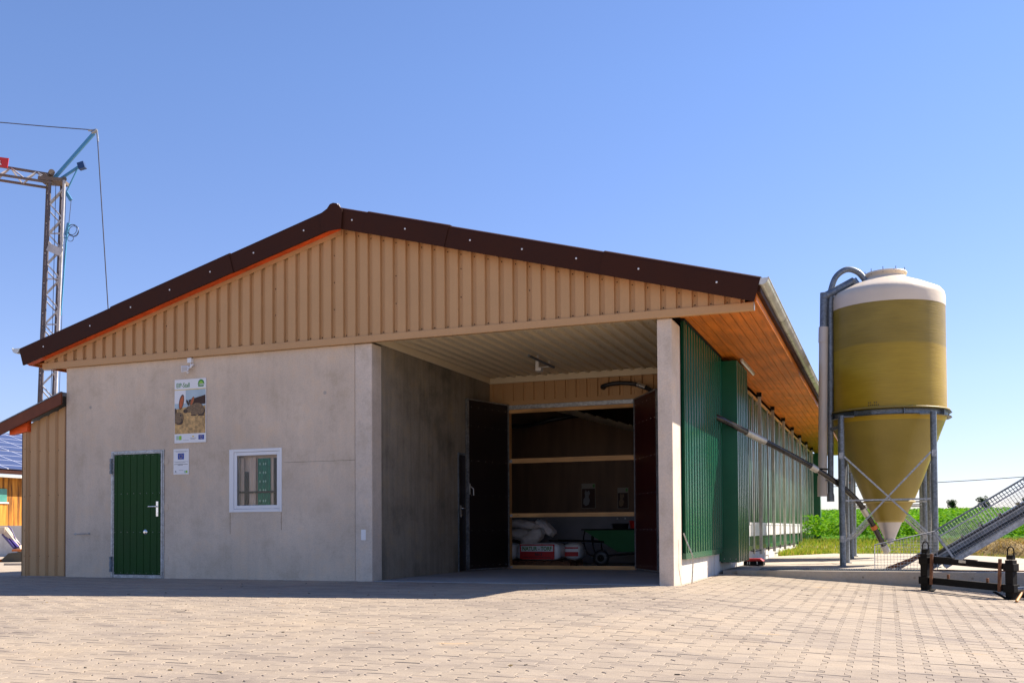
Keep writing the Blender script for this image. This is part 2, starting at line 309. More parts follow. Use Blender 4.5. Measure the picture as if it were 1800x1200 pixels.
# ------------------------------------------------------------------ mesh builder
ORG = {}
class MB:
    def __init__(s): s.v = []; s.f = []; s.m = []; s.s = []
    def add(s, vs, fs, mat=0, smooth=False):
        o = len(s.v); s.v += [tuple(p) for p in vs]
        for f in fs:
            s.f.append(tuple(i + o for i in f)); s.m.append(mat); s.s.append(smooth)
        return s
    def box(s, x0, x1, y0, y1, z0, z1, mat=0):
        return s.add([(x, y, z) for z in (z0, z1) for y in (y0, y1) for x in (x0, x1)],
                     [(0, 2, 3, 1), (4, 5, 7, 6), (0, 1, 5, 4), (2, 6, 7, 3), (0, 4, 6, 2), (1, 3, 7, 5)], mat)
    def bar(s, p, q, w, h, up=(0, 0, 1), mat=0):
        p, q = Vector(p), Vector(q); d = (q - p).normalized(); u = Vector(up)
        a = d.cross(u)
        if a.length < 1e-4: a = d.cross(Vector((1, 0, 0)))
        a.normalize(); b = a.cross(d).normalized(); a = a * w / 2; b = b * h / 2
        vs = [c + i * a + j * b for c in (p, q) for (i, j) in ((-1, -1), (1, -1), (1, 1), (-1, 1))]
        return s.add(vs, [(0, 1, 2, 3), (7, 6, 5, 4), (0, 4, 5, 1), (1, 5, 6, 2), (2, 6, 7, 3), (3, 7, 4, 0)], mat)
    def tube(s, path, r, n=10, mat=0, caps=True, rs=None):
        P = [Vector(p) for p in path]; rings = []; ref = None
        for i, p in enumerate(P):
            d = (P[min(i + 1, len(P) - 1)] - P[max(i - 1, 0)]).normalized()
            if ref is None:
                ref = Vector((0, 0, 1)) if abs(d.z) < 0.9 else Vector((1, 0, 0))
            a = (ref - d * ref.dot(d)).normalized(); ref = a; b = d.cross(a)
            rr = rs[i] if rs else r
            rings.append([p + (a * math.cos(t) + b * math.sin(t)) * rr for t in [2 * math.pi * k / n for k in range(n)]])
        vs = [v for rg in rings for v in rg]; fs = []
        for i in range(len(P) - 1):
            for k in range(n):
                fs.append((i * n + k, i * n + (k + 1) % n, (i + 1) * n + (k + 1) % n, (i + 1) * n + k))
        s.add(vs, fs, mat, True)
        if caps:
            s.add(rings[0], [tuple(range(n))[::-1]], mat); s.add(rings[-1], [tuple(range(n))], mat)
        return s
    def lathe(s, prof, c, n=48, mat=0, smooth=True, caps=True):
        vs = []; fs = []
        for r, z in prof:
            for k in range(n):
                t = 2 * math.pi * k / n; vs.append((c[0] + r * math.cos(t), c[1] + r * math.sin(t), c[2] + z))
        for i in range(len(prof) - 1):
            for k in range(n):
                fs.append((i * n + k, i * n + (k + 1) % n, (i + 1) * n + (k + 1) % n, (i + 1) * n + k))
        s.add(vs, fs, mat, smooth)
        if caps:
            if prof[0][0] > 1e-4: s.add(vs[:n], [tuple(range(n))[::-1]], mat)
            if prof[-1][0] > 1e-4: s.add(vs[-n:], [tuple(range(n))], mat)
        return s
    def prism(s, pts, fn, d0, d1, mat=0):
        """2-D outline pts, fn(a,b,d)->xyz, extruded between depths d0 and d1"""
        n = len(pts)
        vs = [fn(a, b, d0) for a, b in pts] + [fn(a, b, d1) for a, b in pts]
        fs = [tuple(range(n)), tuple(range(2 * n - 1, n - 1, -1))]
        fs += [(i, i + n, (i + 1) % n + n, (i + 1) % n) for i in range(n)]
        return s.add(vs, fs, mat)
    def screw(s, c, nrm, r=0.008, mat=0):
        n = Vector(nrm).normalized(); c = Vector(c)
        return s.tube([c, c + n * 0.004, c + n * 0.006], r, 7, mat, True, [r, r, r * 0.55])
    def build(s, name, mats, parent=None, bevel=0.0, loc=None, seg=2):
        org = ORG.get(parent, Vector((0, 0, 0))) if parent else (Vector(loc) if loc else Vector((0, 0, 0)))
        me = bpy.data.meshes.new(name)
        me.from_pydata([(x - org.x, y - org.y, z - org.z) for x, y, z in s.v], [], s.f)
        if not isinstance(mats, (list, tuple)): mats = [mats]
        for mt in mats: me.materials.append(mt)
        me.polygons.foreach_set('material_index', s.m); me.polygons.foreach_set('use_smooth', s.s)
        me.update()
        bm = bmesh.new(); bm.from_mesh(me); bmesh.ops.recalc_face_normals(bm, faces=bm.faces); bm.to_mesh(me); bm.free()
        o = bpy.data.objects.new(name, me); COL.objects.link(o)
        if parent: o.parent = parent; ORG[o] = org
        else: o.location = org; ORG[o] = org
        if bevel:
            b = o.modifiers.new('bevel', 'BEVEL'); b.width = bevel; b.segments = seg; b.limit_method = 'ANGLE'; b.angle_limit = R(40)
        return o
def tag(o, label, cat, group=None, kind=None):
    if label: o['label'] = label
    if cat: o['category'] = cat
    if group: o['group'] = group
    if kind: o['kind'] = kind
    return o
def thing(name, loc, label, cat, group=None):
    o = bpy.data.objects.new(name, None); COL.objects.link(o); o.location = loc; o.empty_display_size = 0.2
    ORG[o] = Vector(loc); return tag(o, label, cat, group)
def copy_tree(o, parent=None):
    c = o.copy(); COL.objects.link(c)
    if parent: c.parent = parent
    for ch in list(o.children): copy_tree(ch, c)
    return c
def smooth_path(pts, k=6):
    P = [Vector(p) for p in pts]; P = [P[0] * 2 - P[1]] + P + [P[-1] * 2 - P[-2]]; out = []
    for i in range(1, len(P) - 2):
        for j in range(k):
            t = j / k; a, b, c, d = P[i - 1:i + 3]
            out.append(0.5 * ((2 * b) + (c - a) * t + (2 * a - 5 * b + 4 * c - d) * t * t + (3 * b - a - 3 * c + d) * t ** 3))
    out.append(P[-2]); return out
FONT = {}
def text_obj(s_, size, fn, mat, name, parent, depth=0.002, bold=0.0, squash=1.0, align='LEFT'):
    """lettering as a mesh; fn(a,b,d) maps the text plane to world"""
    cu = bpy.data.curves.new('t', 'FONT'); cu.body = s_; cu.size = size; cu.extrude = depth / 2; cu.offset = bold; cu.align_x = align
    cu.resolution_u = 3
    t = bpy.data.objects.new('t', cu); COL.objects.link(t)
    dg = bpy.context.evaluated_depsgraph_get(); me = bpy.data.meshes.new_from_object(t.evaluated_get(dg))
    bpy.data.objects.remove(t); bpy.data.curves.remove(cu)
    b = MB(); b.add([fn(v.co.x * squash, v.co.y, v.co.z) for v in me.vertices], [tuple(p.vertices) for p in me.polygons])
    bpy.data.meshes.remove(me)
    return b.build(name, mat, parent)

def trap(x0, x1, start, per, rec, slope, depth):
    """trapezoid-sheet section: list of (x, d); d = depth inside the recess"""
    pts = [(x0, 0.0)]; k = math.floor((x0 - start) / per)
    while True:
        a = start + k * per; k += 1
        if a > x1: break
        for q, d in ((a, 0), (a + slope, depth), (a + rec - slope, depth), (a + rec, 0)):
            if x0 < q < x1: pts.append((q, d))
    pts.append((x1, 0.0)); return pts

# ------------------------------------------------------------------ ground
def sstep(t): t = min(1, max(0, t)); return t * t * (3 - 2 * t)
def G(x, y):
    t = sstep((-y - 3.5) / 5.5)
    s = max(0.0, x - 10.9)
    return -0.22 * t + (1 - t) * (-0.062 * min(s, 9))
def T(x, y):
    if y < 3.9:
        z = G(x, y) - 0.06
    else:
        z = -0.06 - 0.10 * sstep((x - 15.3) / 2)
    if y > 15.0 and x > 0:
        z = 0.0 + 0.34 * sstep((y - 16.3) / 4.5)
        if y > 20: z += 2.95 * sstep((y - 20) / 260) * 2 if y < 150 else 0
        if y >= 150: z += 2.95 * sstep(130 / 260) * 2 * (1 - sstep((y - 150) / 250) * 1.6)
        z = z - 0.06 * (1 - sstep((y - 15) / 1))
    elif y > 15.0:
        z = -0.06
    return z
xs = sorted(set([-900, -500, -300, -200, -120, -80, -60] + list(range(-50, 60, 2)) + [9, 10.9, 11, 15.3, 15.9, 16.5, 17.3, 60, 80, 120, 200, 300, 500, 900]))
ys = sorted(set([-400, -200, -100, -60, -40] + [-30 + 1.0 * i for i in range(30)] + [0, 1, 2, 3, 3.6, 3.89, 3.91, 5, 8, 11, 14, 14.99, 15.01, 15.5] + [16 + .5 * i for i in range(12)] + [22, 24, 27, 30, 35, 40, 50, 60, 70, 80, 90, 100, 110, 120, 130, 140, 149, 151, 165, 180, 200, 250, 320, 400, 600, 1200]))
b = MB(); nx = len(xs)
b.add([(x, y, T(x, y)) for y in ys for x in xs], [(j * nx + i, j * nx + i + 1, (j + 1) * nx + i + 1, (j + 1) * nx + i) for j in range(len(ys) - 1) for i in range(nx - 1)], 0, True)
tag(b.build('ground', M['terrain']), 'sandy farm ground rising to a green crop field behind the barn', 'ground', kind='structure')

# sheet below the pavers
b = MB(); xs = [-40 + i * 1.0 for i in range(70)]; ys = [-45 + i * 1.0 for i in range(45)] + [0.0, 1, 2, 3, 3.68]
# limited to the yard: in front of the barn, and the strip right of it
def inyard(x, y): return y <= -0.001 or x >= 10.62
b.add([(x, y, G(x, y) - 0.0075) for y in ys for x in xs],
      [(j * 70 + i, j * 70 + i + 1, (j + 1) * 70 + i + 1, (j + 1) * 70 + i) for j in range(len(ys) - 1) for i in range(69) if (ys[j + 1] <= 0 or xs[i] >= 10.9)], 0, True)
b.box(10.66, 11.0, -0.02, 3.68, -0.1, -0.008)
tag(b.build('joint_bed', M['joint']), 'sandy bed under the yard paving', 'yard', kind='structure')

# double-T pavers as real stones
PW, PL, A = 0.165, 0.20, 0.020
out = [(PW / 2 + A, -.1), (PW / 2 + A, -.068), (PW / 2 - A, -.034), (PW / 2 - A, .034), (PW / 2 + A, .068), (PW / 2 + A, .1)]
out = out + [(-x, -y) for x, y in out]
out = np.array(out)
def inset(P, d):
    n = len(P); r = np.zeros_like(P)
    for i in range(n):
        e1 = P[i] - P[i - 1]; e2 = P[(i + 1) % n] - P[i]
        n1 = np.array([-e1[1], e1[0]]) / np.linalg.norm(e1); n2 = np.array([-e2[1], e2[0]]) / np.linalg.norm(e2)
        bs = n1 + n2; r[i] = P[i] + bs * d / max(0.25, (1 + n1 @ n2))
    return r
o1 = inset(out, 0.0011); o2 = inset(out, 0.0050)
o1[:, 1] *= 0.0999 / 0.0989; o2[:, 1] *= 0.0978 / 0.0950
cx = []
for i in range(int((20.5 + 4.5) / PW)):
    x = -4.5 + i * PW
    for j in range(int((3.62 + 11.5) / PL) + 1):
        y = -11.4 + j * PL + (0.1 if i % 2 else 0)
        if y > 3.57: continue
        if y > -0.11 and x < 10.76: continue
        if x < -0.5 and y > -0.1: continue
        cx.append((x, y))
cx = np.array(cx); n = len(cx)
tilt = rng.normal(0, 0.006, (n, 2)); dz = rng.normal(0, 0.0009, n)
Gv = np.vectorize(G)
def ring(o, z):
    x = cx[:, None, 0] + o[None, :, 0]; y = cx[:, None, 1] + o[None, :, 1]
    zz = Gv(x, y) + z + dz[:, None] + tilt[:, 0:1] * o[None, :, 0] * 0.8 + tilt[:, 1:2] * o[None, :, 1] * 0.8
    return np.stack([x, y, zz], 2)
V = np.concatenate([ring(o1, -0.012), ring(o1, -0.0035), ring(o2, 0.0)], 1).reshape(-1, 3)
fs = []
for k in range(n):
    q = k * 36
    fs.append(tuple(q + 24 + i for i in range(12)))
    for i in range(12):
        j = (i + 1) % 12
        fs.append((q + 12 + i, q + 12 + j, q + 24 + j, q + 24 + i))
        fs.append((q + i, q + j, q + 12 + j, q + 12 + i))
me = bpy.data.meshes.new('paving'); me.from_pydata(V.tolist(), [], fs); me.materials.append(M['paver']); me.update()
o = bpy.data.objects.new('paving', me); COL.objects.link(o)
tag(o, 'pale interlocking concrete pavers of the farm yard', 'paving', kind='structure')

# small dirt and twigs scattered over the paving
b = MB()
for _ in range(300):
    y = random.uniform(-10.5, 1.0) if random.random() < .8 else random.uniform(-6, -0.3)
    x = random.uniform(4, 16) if y < -0.3 else random.uniform(11, 16)
    s = random.choice([.003, .004, .006, .009]); z = G(x, y)
    a = random.uniform(0, 3.14); d = Vector((math.cos(a), math.sin(a), 0)) * s * random.uniform(1, 2.4)
    b.bar(Vector((x, y, z + s * .3)) - d, Vector((x, y, z + s * .4)) + d, s, s * .7, mat=random.choice([0, 0, 1]))
tag(b.build('yard_debris', [M['bark'], M['hay']]), 'bits of twig, soil and straw strewn over the paving', 'debris', kind='stuff')

# concrete slab right of the barn and its retaining kerb
b = MB(); b.prism([(10.70, 3.76), (19.0, 3.76), (19.0, 7.6), (16.6, 9.4), (15.9, 12.6), (14.6, 15.3), (10.93, 15.43), (10.70, 15.4)], lambda x, y, d: (x, y, d), -0.2, 0.05)
tag(b.build('concrete_slab', M['conc_slab']), 'sunlit concrete slab under the feed silos', 'slab', kind='structure')
b = MB(); b.prism([(10.95, 0.062), (20.0, 0.062), (20.0, -0.75), (10.95, -0.2)], lambda x, z, d: (x, d, z), 3.63, 3.755)
for x in (12.95, 13.72, 14.55, 15.4):
    b.tube([(x, 3.63, -0.035), (x, 3.6285, -0.035)], 0.018, 12, 1)
tag(b.build('retaining_kerb', [M['conc_slab'], M['conc_dark']], bevel=0.008), 'low concrete retaining kerb between paving and slab', 'kerb')
b = MB(); b.box(11.6, 12.9, 3.80, 4.02, 0.055, 0.075, 1)
b = MB()
x = 11.3
while x < 13.85:
    b.box(x, x + 0.008, 3.80, 4.2, 0.056, 0.082); x += 0.038
for y in (3.80, 3.92, 4.05, 4.19): b.box(11.3, 13.85, y, y + 0.008, 0.052, 0.080)
tag(b.build('drain_grating', M['galv_dark']), 'long steel bar grating set in the slab edge', 'grating')
b = MB(); b.box(6.05, 10.42, 0.0, 8.5, -0.1, 0.004)
tag(b.build('porch_floor', M['conc_floor']), 'smooth grey concrete floor of the open porch', 'floor', kind='structure')

# ------------------------------------------------------------------ the barn
barn = thing('barn', (5.5, 0, 0), 'long gabled concrete rabbit barn with brown roof and open porch', 'barn')
RX, RZ, RS = 5.53, 5.655, 0.270
def roofz(x): return RZ - RS * abs(x - RX)
XL, XR = -0.80, 11.84
W = 10.636
# front concrete wall around door and window
b = MB()
dx0, dx1, dz1 = 1.0, 2.118, 2.132
wx0, wx1, wz0, wz1 = 3.42, 4.415, 1.07, 2.08
b.box(0, dx0, 0, .2, -.2, 3.62); b.box(dx0, dx1, 0, .2, dz1, 3.62); b.box(dx1, wx0, 0, .2, -.2, 3.62)
b.box(wx0, wx1, 0, .2, -.2, wz0); b.box(wx0, wx1, 0, .2, wz1, 3.62); b.box(wx1, 5.728, 0, .2, -.2, 3.62)
b.box(0, .2, .2, 29.4, -.2, 3.6)
wallo = b.build('concrete_wall', M['conc'], barn)
MB().box(4.45, 5.728, -.0012, -.0002, 1.842, 1.848).build('wall_crack', M['conc_dark'], barn)
M['plug'] = mottled('grey_mortar_plug', (.42, .36, .30), .8, 0, .1, 5)
for x, z in ((.535, 2.91), (5.2, 2.906)):
    MB().tube([(x, 0, z), (x, -.0015, z)], .028, 14).build('anchor_plug', M['plug'], barn)
for x, z, h in ((3.43, .72, .34), (4.40, .78, .28)):
    MB().box(x, x + .006, -.0012, -.0002, z, z + h).build('rust_drip', M['rust'], barn)
b = MB(); b.box(5.734, 6.03, -.008, .3, -.2, 3.619)
b.build('pillar', M['conc_pillar'], barn, bevel=0.012)
b = MB(); b.box(5.84, 5.92, -.012, -.008, .62, .78); b.build('socket_plate', M['white'], barn)
b = MB(); b.box(10.431, 10.634, -.006, .57, -.25, 3.619)
b.build('pillar', M['conc_pillar'], barn, bevel=0.014)
# porch side wall, room walls
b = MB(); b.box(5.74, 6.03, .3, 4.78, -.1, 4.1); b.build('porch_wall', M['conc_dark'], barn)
b = MB()
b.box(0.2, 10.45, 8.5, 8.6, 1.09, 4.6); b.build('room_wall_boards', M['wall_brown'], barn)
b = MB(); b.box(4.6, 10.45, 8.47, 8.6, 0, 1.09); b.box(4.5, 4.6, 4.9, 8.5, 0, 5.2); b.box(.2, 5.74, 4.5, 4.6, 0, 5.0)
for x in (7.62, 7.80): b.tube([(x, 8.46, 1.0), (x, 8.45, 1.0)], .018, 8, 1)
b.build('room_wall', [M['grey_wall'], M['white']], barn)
b = MB()
pf = trap(4.6, 10.45, 4.7, .2145, .08, .014, .035)
zc = lambda x, d: 3.22 - .3 * (x - 7.1) + d
b.add([(x, y, zc(x, d)) for x, d in pf for y in (4.95, 8.5)], [(2 * i, 2 * i + 1, 2 * i + 3, 2 * i + 2) for i in range(len(pf) - 1)])
b.build('room_ceiling', M['tan_light'], barn)
# the long walls (inner liner that keeps the building dark)
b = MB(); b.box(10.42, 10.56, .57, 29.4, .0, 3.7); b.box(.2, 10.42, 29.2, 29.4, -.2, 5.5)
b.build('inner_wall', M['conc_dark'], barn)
b = MB(); b.box(10.565, 10.622, .575, 29.4, -.2, .39)
b.box(10.622, 10.628, 3.35, 3.38, -.1, .37); b.build('plinth', M['white_plinth'], barn)
# green cladding by the pillar
def sheet_x(prof, x, s, z0, z1):   # section runs along y; s pushes recess inward (-x)
    b = MB(); b.add([(x - d * s, y, z) for y, d in prof for z in (z0, z1)], [(2 * i, 2 * i + 1, 2 * i + 3, 2 * i + 2) for i in range(len(prof) - 1)]); return b
b = sheet_x(trap(.58, 3.93, .62, .2145, .11, .009, .052), 10.684, 1, .42, 3.70)
b.build('green_cladding', M['green'], barn)
b = MB(); b.box(10.63, 10.690, .575, 3.5, .335, .42); b.box(10.63, 10.692, 3.5, 3.9, .345, .43)
b.box(10.685, 10.69, .575, .625, .42, 3.70); b.box(10.64, 10.70, .58, 3.9, 3.70, 3.728, 1)
b.build('cladding_trim', [M['green'], M['black']], barn)
# green duct box standing proud of the wall
duct = MB().box(10.64, 10.948, 3.94, 5.28, .18, 3.655).build('vent_duct', M['green'], barn, bevel=.006)
b = MB()
for y in (4.12, 4.34, 4.55, 4.77, 4.98, 5.16): b.box(10.949, 10.956, y, y + .035, .185, 3.65)
for x in (10.70, 10.80, 10.90): b.screw((x, 3.939, .24), (0, -1, 0), .007, 1)
b.box(10.62, 10.66, 3.9, 3.94, .2, 3.65)
b.build('duct_seam', [M['green'], M['alu']], duct)
# reed-like dark glazing then translucent bays
sheet_x(trap(5.30, 7.40, 5.33, .12, .06, .01, .03), 10.66, 1, .62, 3.6).build('dark_glazing', M['poly_dark'], barn)
b = sheet_x(trap(7.40, 28.2, 7.45, .33, .19, .03, .06), 10.63, 1, .88, 3.62); b.build('translucent_panel', M['poly'], barn)
b = sheet_x(trap(5.30, 28.2, 5.33, .2145, .09, .016, .03), 10.64, 1, .40, .62); b.build('lower_cladding', M['green'], barn)
b = MB(); b.box(10.63, 10.668, 5.3, 28.2, .30, .40); b.build('base_flashing', M['green'], barn)
b = MB(); b.box(10.635, 10.685, 7.42, 27.75, .60, .84); b.box(10.635, 10.70, 7.42, 27.75, .84, .885)
for y in (10.1, 13.3, 17.0, 21.0): b.box(10.686, 10.689, y, y + .01, .6, .84, 1)
b.build('window_sill', [M['white'], M['black']], barn)
b = MB(); b.box(10.665, 10.70, 7.4, 28.2, 3.55, 3.60); b.build('curtain_track', M['pine'], barn)
for q_ in ((10.64, 10.66, 5.3, 5.36, .42, 3.62), (10.645, 10.68, 7.38, 7.42, .4, 3.62)): MB().box(*q_).build('bay_frame', M['galv_dark'], barn)
for i in range(8):
    y = 8.75 + i * 2.66
    b = MB(); b.bar((10.755, y, .20), (10.755, y, 3.70), .066, .05, up=(0, 1, 0)); b.box(10.66, 10.715, y - .02, y + .02, 3.45, 3.52)
    b.box(10.70, 10.80, y - .035, y + .035, 3.63, 3.72, 1)
    b.build('curtain_post', [M['alu'], M['black']], barn)
    b = MB(); b.bar((10.75, y - 1.12, .24), (10.75, y - 1.12, 3.5), .028, .03, up=(0, 1, 0))
    b.build('guide_rail', M['alu'], barn)
    b = MB(); b.tube([(10.70, y - 1.25, .30), (10.75, y - 1.18, .285), (10.755, y - .05, .285), (10.755, y + .1, .26), (10.755, y + .12, .22)], .009, 6)
    b.tube([(10.75, y - 1.2, .34), (10.75, y - 1.2, .24)], .009, 6)
    b.build('tie_rod', M['black'], barn)
b = MB(); b.box(10.56, 10.95, 26.0, 26.5, .22, 3.6, 0)
b.build('end_duct', M['green'], barn)
# soffit boards under the eaves
for (xa, xb) in ((10.64, 11.745), (-.72, -.02)):
    b = MB(); x = xa; i = 0
    wbd = (xb - xa) / round((xb - xa) / .137)
    while x < xb - .02:
        y = -.13 + 0.0
        off = random.uniform(1, 5); cuts = [.004] + [off + k * 4.2 for k in range(7) if off + k * 4.2 < 29] + [29.4]
        for c0, c1 in zip(cuts[:-1], cuts[1:]):
            b.box(x + .004, x + wbd - .004, c0, c1 - .006, 3.735, 3.752)
        x += wbd
    b.box(xa, xb, .004, 29.4, 3.7525, 3.76, 1)
    b.build('soffit_boards', [M['soffit'], M['black']], barn)
b = MB(); b.box(11.75, 11.778, -.12, 29.4, 3.725, 3.95); b.box(-.752, -.724, -.12, 29.4, 3.70, 3.95); b.build('eave_board', M['soffit'], barn)
# red timber behind the verge
b = MB()
for x0, x1 in ((XL + .08, RX), (RX, XR - .08)):
    dr = .262 if x1 <= RX else .19
    p = [(x0, roofz(x0) - dr), (x1, roofz(x1) - dr), (x1, roofz(x1) - .14), (x0, roofz(x0) - .14)]
    b.prism(p, lambda x, z, d: (x, d, z), -.232, -.068)
b.build('barge_rafter', M['redwood'], barn)
# roof sheets
b = MB()
for x0, x1 in ((XL, RX), (RX, XR)):
    p = [(x0, roofz(x0) - .135), (x1, roofz(x1) - .135), (x1, roofz(x1) - .01), (x0, roofz(x0) - .01)]
    b.prism(p, lambda x, z, d: (x, d, z), -.205, 29.6)
roof = b.build('roof', M['brown'], barn)
b = MB()
b.tube([(RX, -.27, RZ - .01), (RX, 29.6, RZ - .01)], .085, 20)
b.build('ridge_cap', M['brown'], roof)
# verge flashings: overlapping formed lengths
def verge(x0, x1, lift, right):
    b = MB(); co = math.cos(math.atan(RS)); si = math.sin(math.atan(RS)); sg = -1 if right else 1   # roof falls to the right when right
    def P(x, h, y): # h measured square to the slope, downwards negative
        z = roofz(x); return (x + (-sg * si) * h, y, z + co * h)
    sec = [(-.27, -.232), (-.272, -.262), (.0, -.270), (.030 + lift, -.262), (.048 + lift, -.235), (.053 + lift, -.16), (.053 + lift, .02)]
    if lift: sec = [(h, y - .013) for h, y in sec]
    vs = [P(x, h, y) for x in (x0, x1) for h, y in sec]; k = len(sec)
    fs = [(i, i + 1, i + 1 + k, i + k) for i in range(k - 1)]
    # inner side so that it has thickness
    vs2 = [P(x, h - .004 * (1 if i > 3 else 0), y + .004) for x in (x0, x1) for i, (h, y) in enumerate(sec)]
    b.add(vs, fs, 0, False); b.add(vs2, fs, 0, False)
    for e in (0, 1):
        a = [vs[e * k + i] for i in range(k)]; c = [vs2[e * k + i] for i in range(k)]
        b.add(a + c, [(i, i + 1, i + 1 + k, i + k) for i in range(k - 1)])
    L = x1 - x0; ns = max(1, round(L / .95))
    for q in range(ns):
        x = x0 + L * (q + .5) / ns
        c = P(x, -.115, -.268 - (.013 if lift else 0)); b.screw(c, (0, -1, 0), .014, 1)
    return b.build('verge_flashing', [M['brown'], M['white']], barn)
for x0, x1, l in ((5.60, 6.14, .0), (6.10, 7.44, .010), (7.41, 9.80, .0), (9.76, 11.84, .010)): verge(x0, x1, l, True)
for x0, x1, l in ((3.58, 5.42, .0), (1.22, 3.62, .010), (-.80, 1.26, .0)): verge(x0, x1, l, False)
# ridge end plate
b = MB(); pl = [(RX - .20, RZ - .34), (RX + .14, RZ - .325), (RX + .16, RZ - .03), (RX + .10, RZ + .035), (RX + .055, RZ + .075), (RX, RZ + .088), (RX - .055, RZ + .075), (RX - .11, RZ + .01), (RX - .22, RZ - .05)]
b.prism(pl, lambda x, z, d: (x, d, z), -.302, -.289)
b.build('ridge_end_plate', M['brown'], barn, bevel=.003)
b = MB(); b.tube([(RX + .12, -.283, RZ - .05), (RX + .06, -.284, RZ + .075)], .006, 6); b.tube([(RX + .13, -.284, RZ - .02), (RX + .06, -.24, RZ + .082)], .008, 6)
b.build('ridge_seal', M['cream'], barn)
# gable cladding
pf = trap(-.44, 11.62, 5.771 - .2145 * 40, .2145, .084, .009, .044)
b = MB()
vs = []
for x, d in pf:
    vs += [(x, -.054 + d, 3.72), (x, -.054 + d, max(3.722, roofz(x) - .232))]
b.add(vs, [(2 * i, 2 * i + 1, 2 * i + 3, 2 * i + 2) for i in range(len(pf) - 1)])
gc = b.build('gable_cladding', M['tan'], barn)
b = MB()
k = 0
x = 5.771 - .2145 * 28 + .036
while x < 11.5:
    k += 1
    if x > -.3:
        top = roofz(x) - .30
        b.screw((x, -.010, 3.765), (0, -1, 0), .009)
        if top > 3.85: b.screw((x, -.010, top), (0, -1, 0), .009)
        if k % 5 == 2:
            z = 3.765 + .42
            while z < top - .2: b.screw((x, -.010, z), (0, -1, 0), .009); z += .42
    x += .2145
b.build('cladding_screw', M['brown'], gc)
b = MB()
for x0, x1 in ((-.44, RX + .3),):
    x1 = RX
    p = [(x0, max(3.733, roofz(x0) - .335)), (x1, max(3.733, roofz(x1) - .335)), (x1, max(3.74, roofz(x1) - .235)), (x0, max(3.74, roofz(x0) - .235))]
    b.prism(p, lambda x, z, d: (x, d, z), -.066, -.056)
b.build('cladding_edge_trim', M['tan'], gc)
b = MB(); b.box(-.48, 11.735, -.075, -.001, 3.622, 3.728); b.build('fascia_strip', M['tan'], barn, bevel=.004)
b = MB(); b.box(11.735, 11.745, -.077, -.03, 3.618, 3.732); b.box(-.45, -.02, .0, .06, 3.64, 3.72, 1); b.build('fascia_end', [M['alu'], M['redwood']], barn)
# porch ceiling and trims
pf = trap(6.03, 10.45, 6.1, .2145, .085, .012, -.045)
b = MB(); b.add([(x, y, 3.775 - d * -1) for x, d in pf for y in (.0, 4.74)], [(2 * i, 2 * i + 1, 2 * i + 3, 2 * i + 2) for i in range(len(pf) - 1)])
for yy in (.9, 1.9, 2.9, 3.9):
    x = 6.1 + .15
    while x < 10.4: b.screw((x, yy, 3.774), (0, 0, -1), .007, 1); x += .2145
b.build('porch_ceiling', [M['tan_light'], M['chrome']], barn)
b = MB(); b.box(6.031, 6.06, .0, 4.74, 3.64, 3.80); b.box(6.031, 10.43, 4.70, 4.74, 3.63, 3.76); b.build('ceiling_trim', M['tan_light'], barn, bevel=.003)
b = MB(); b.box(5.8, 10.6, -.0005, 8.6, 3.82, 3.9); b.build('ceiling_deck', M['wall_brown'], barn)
# porch back wall
pf = trap(6.03, 10.43, 6.3, .2145, .08, .014, .034)
b = MB(); b.add([(x, 4.74 + d, z) for x, d in pf for z in (3.28, 3.64)], [(2 * i, 2 * i + 1, 2 * i + 3, 2 * i + 2) for i in range(len(pf) - 1)])
b.box(6.03, 10.43, 4.73, 4.79, 3.19, 3.279)
b.box(6.03, 6.395, 4.745, 4.9, 0, 3.188); b.box(8.99, 10.43, 4.745, 4.9, 0, 3.188)
b.build('porch_back_cladding', M['tan'], barn)
b = MB(); b.box(6.396, 8.989, 4.70, 4.78, 3.105, 3.187); b.build('gate_track', M['galv'], barn, bevel=.004)
b = MB(); b.box(6.45, 8.935, 4.72, 4.80, 3.035, 3.103); b.build('gate_header', M['pine'], barn)
for q_ in ((6.398, 6.449), (8.937, 8.988)): MB().box(q_[0], q_[1], 4.72, 4.84, 0.01, 3.103).build('gate_post', M['pinez'], barn)
for z0, z1 in ((2.05, 2.145), (1.0, 1.08), (0.0, .072)):
    b = MB(); b.box(6.451, 8.934, 4.73, 4.78, z0 + .004, z1); b.box(6.44, 6.50, 4.715, 4.729, z0 + .02, z1 - .02, 1)
    b.build('gate_rail', [M['pine'], M['galv']], barn)
# gate leaves
def gate(hx, hy, ex, ey, zt, m_, nm):
    h, e = Vector((hx, hy, 0)), Vector((ex, ey, 0)); u = (e - h).normalized(); L = (e - h).length; n_ = Vector((-u.y, u.x, 0))
    if n_.dot(Vector((CAM.x, CAM.y, 0)) - h) < 0: n_ = -n_
    b = MB(); z0 = .03
    b.bar(h + u * L / 2 + Vector((0, 0, z0)), h + u * L / 2 + Vector((0, 0, zt)), L - .02, .04, up=n_)
    o = b.build('gate_leaf', m_, barn); o['label'] = nm
    b = MB()
    for q in (.015, L - .015): b.bar(h + u * q + Vector((0, 0, z0)), h + u * q + Vector((0, 0, zt)), .03, .062, up=n_)
    b.bar(h + Vector((0, 0, zt)), e + Vector((0, 0, zt)), .062, .025); b.bar(h + Vector((0, 0, z0)), e + Vector((0, 0, z0)), .062, .025)
    b.build('edge_frame', M['galv'], o)
    b = MB()
    for z in (.1, .75, 1.4, 2.05, 2.7, 3.05):
        for k in range(6):
            c = h + u * (L * (k + .5) / 6) + n_ * .021 + Vector((0, 0, z)); b.screw(c, n_, .008)
    b.build('gate_screw', M['chrome'], o)
    return o, h, u, n_, L
g1, h, u, n_, L = gate(6.425, 4.70, 6.075, 3.50, 3.19, M['panel_black'], 'black gate leaf folded against the porch wall')
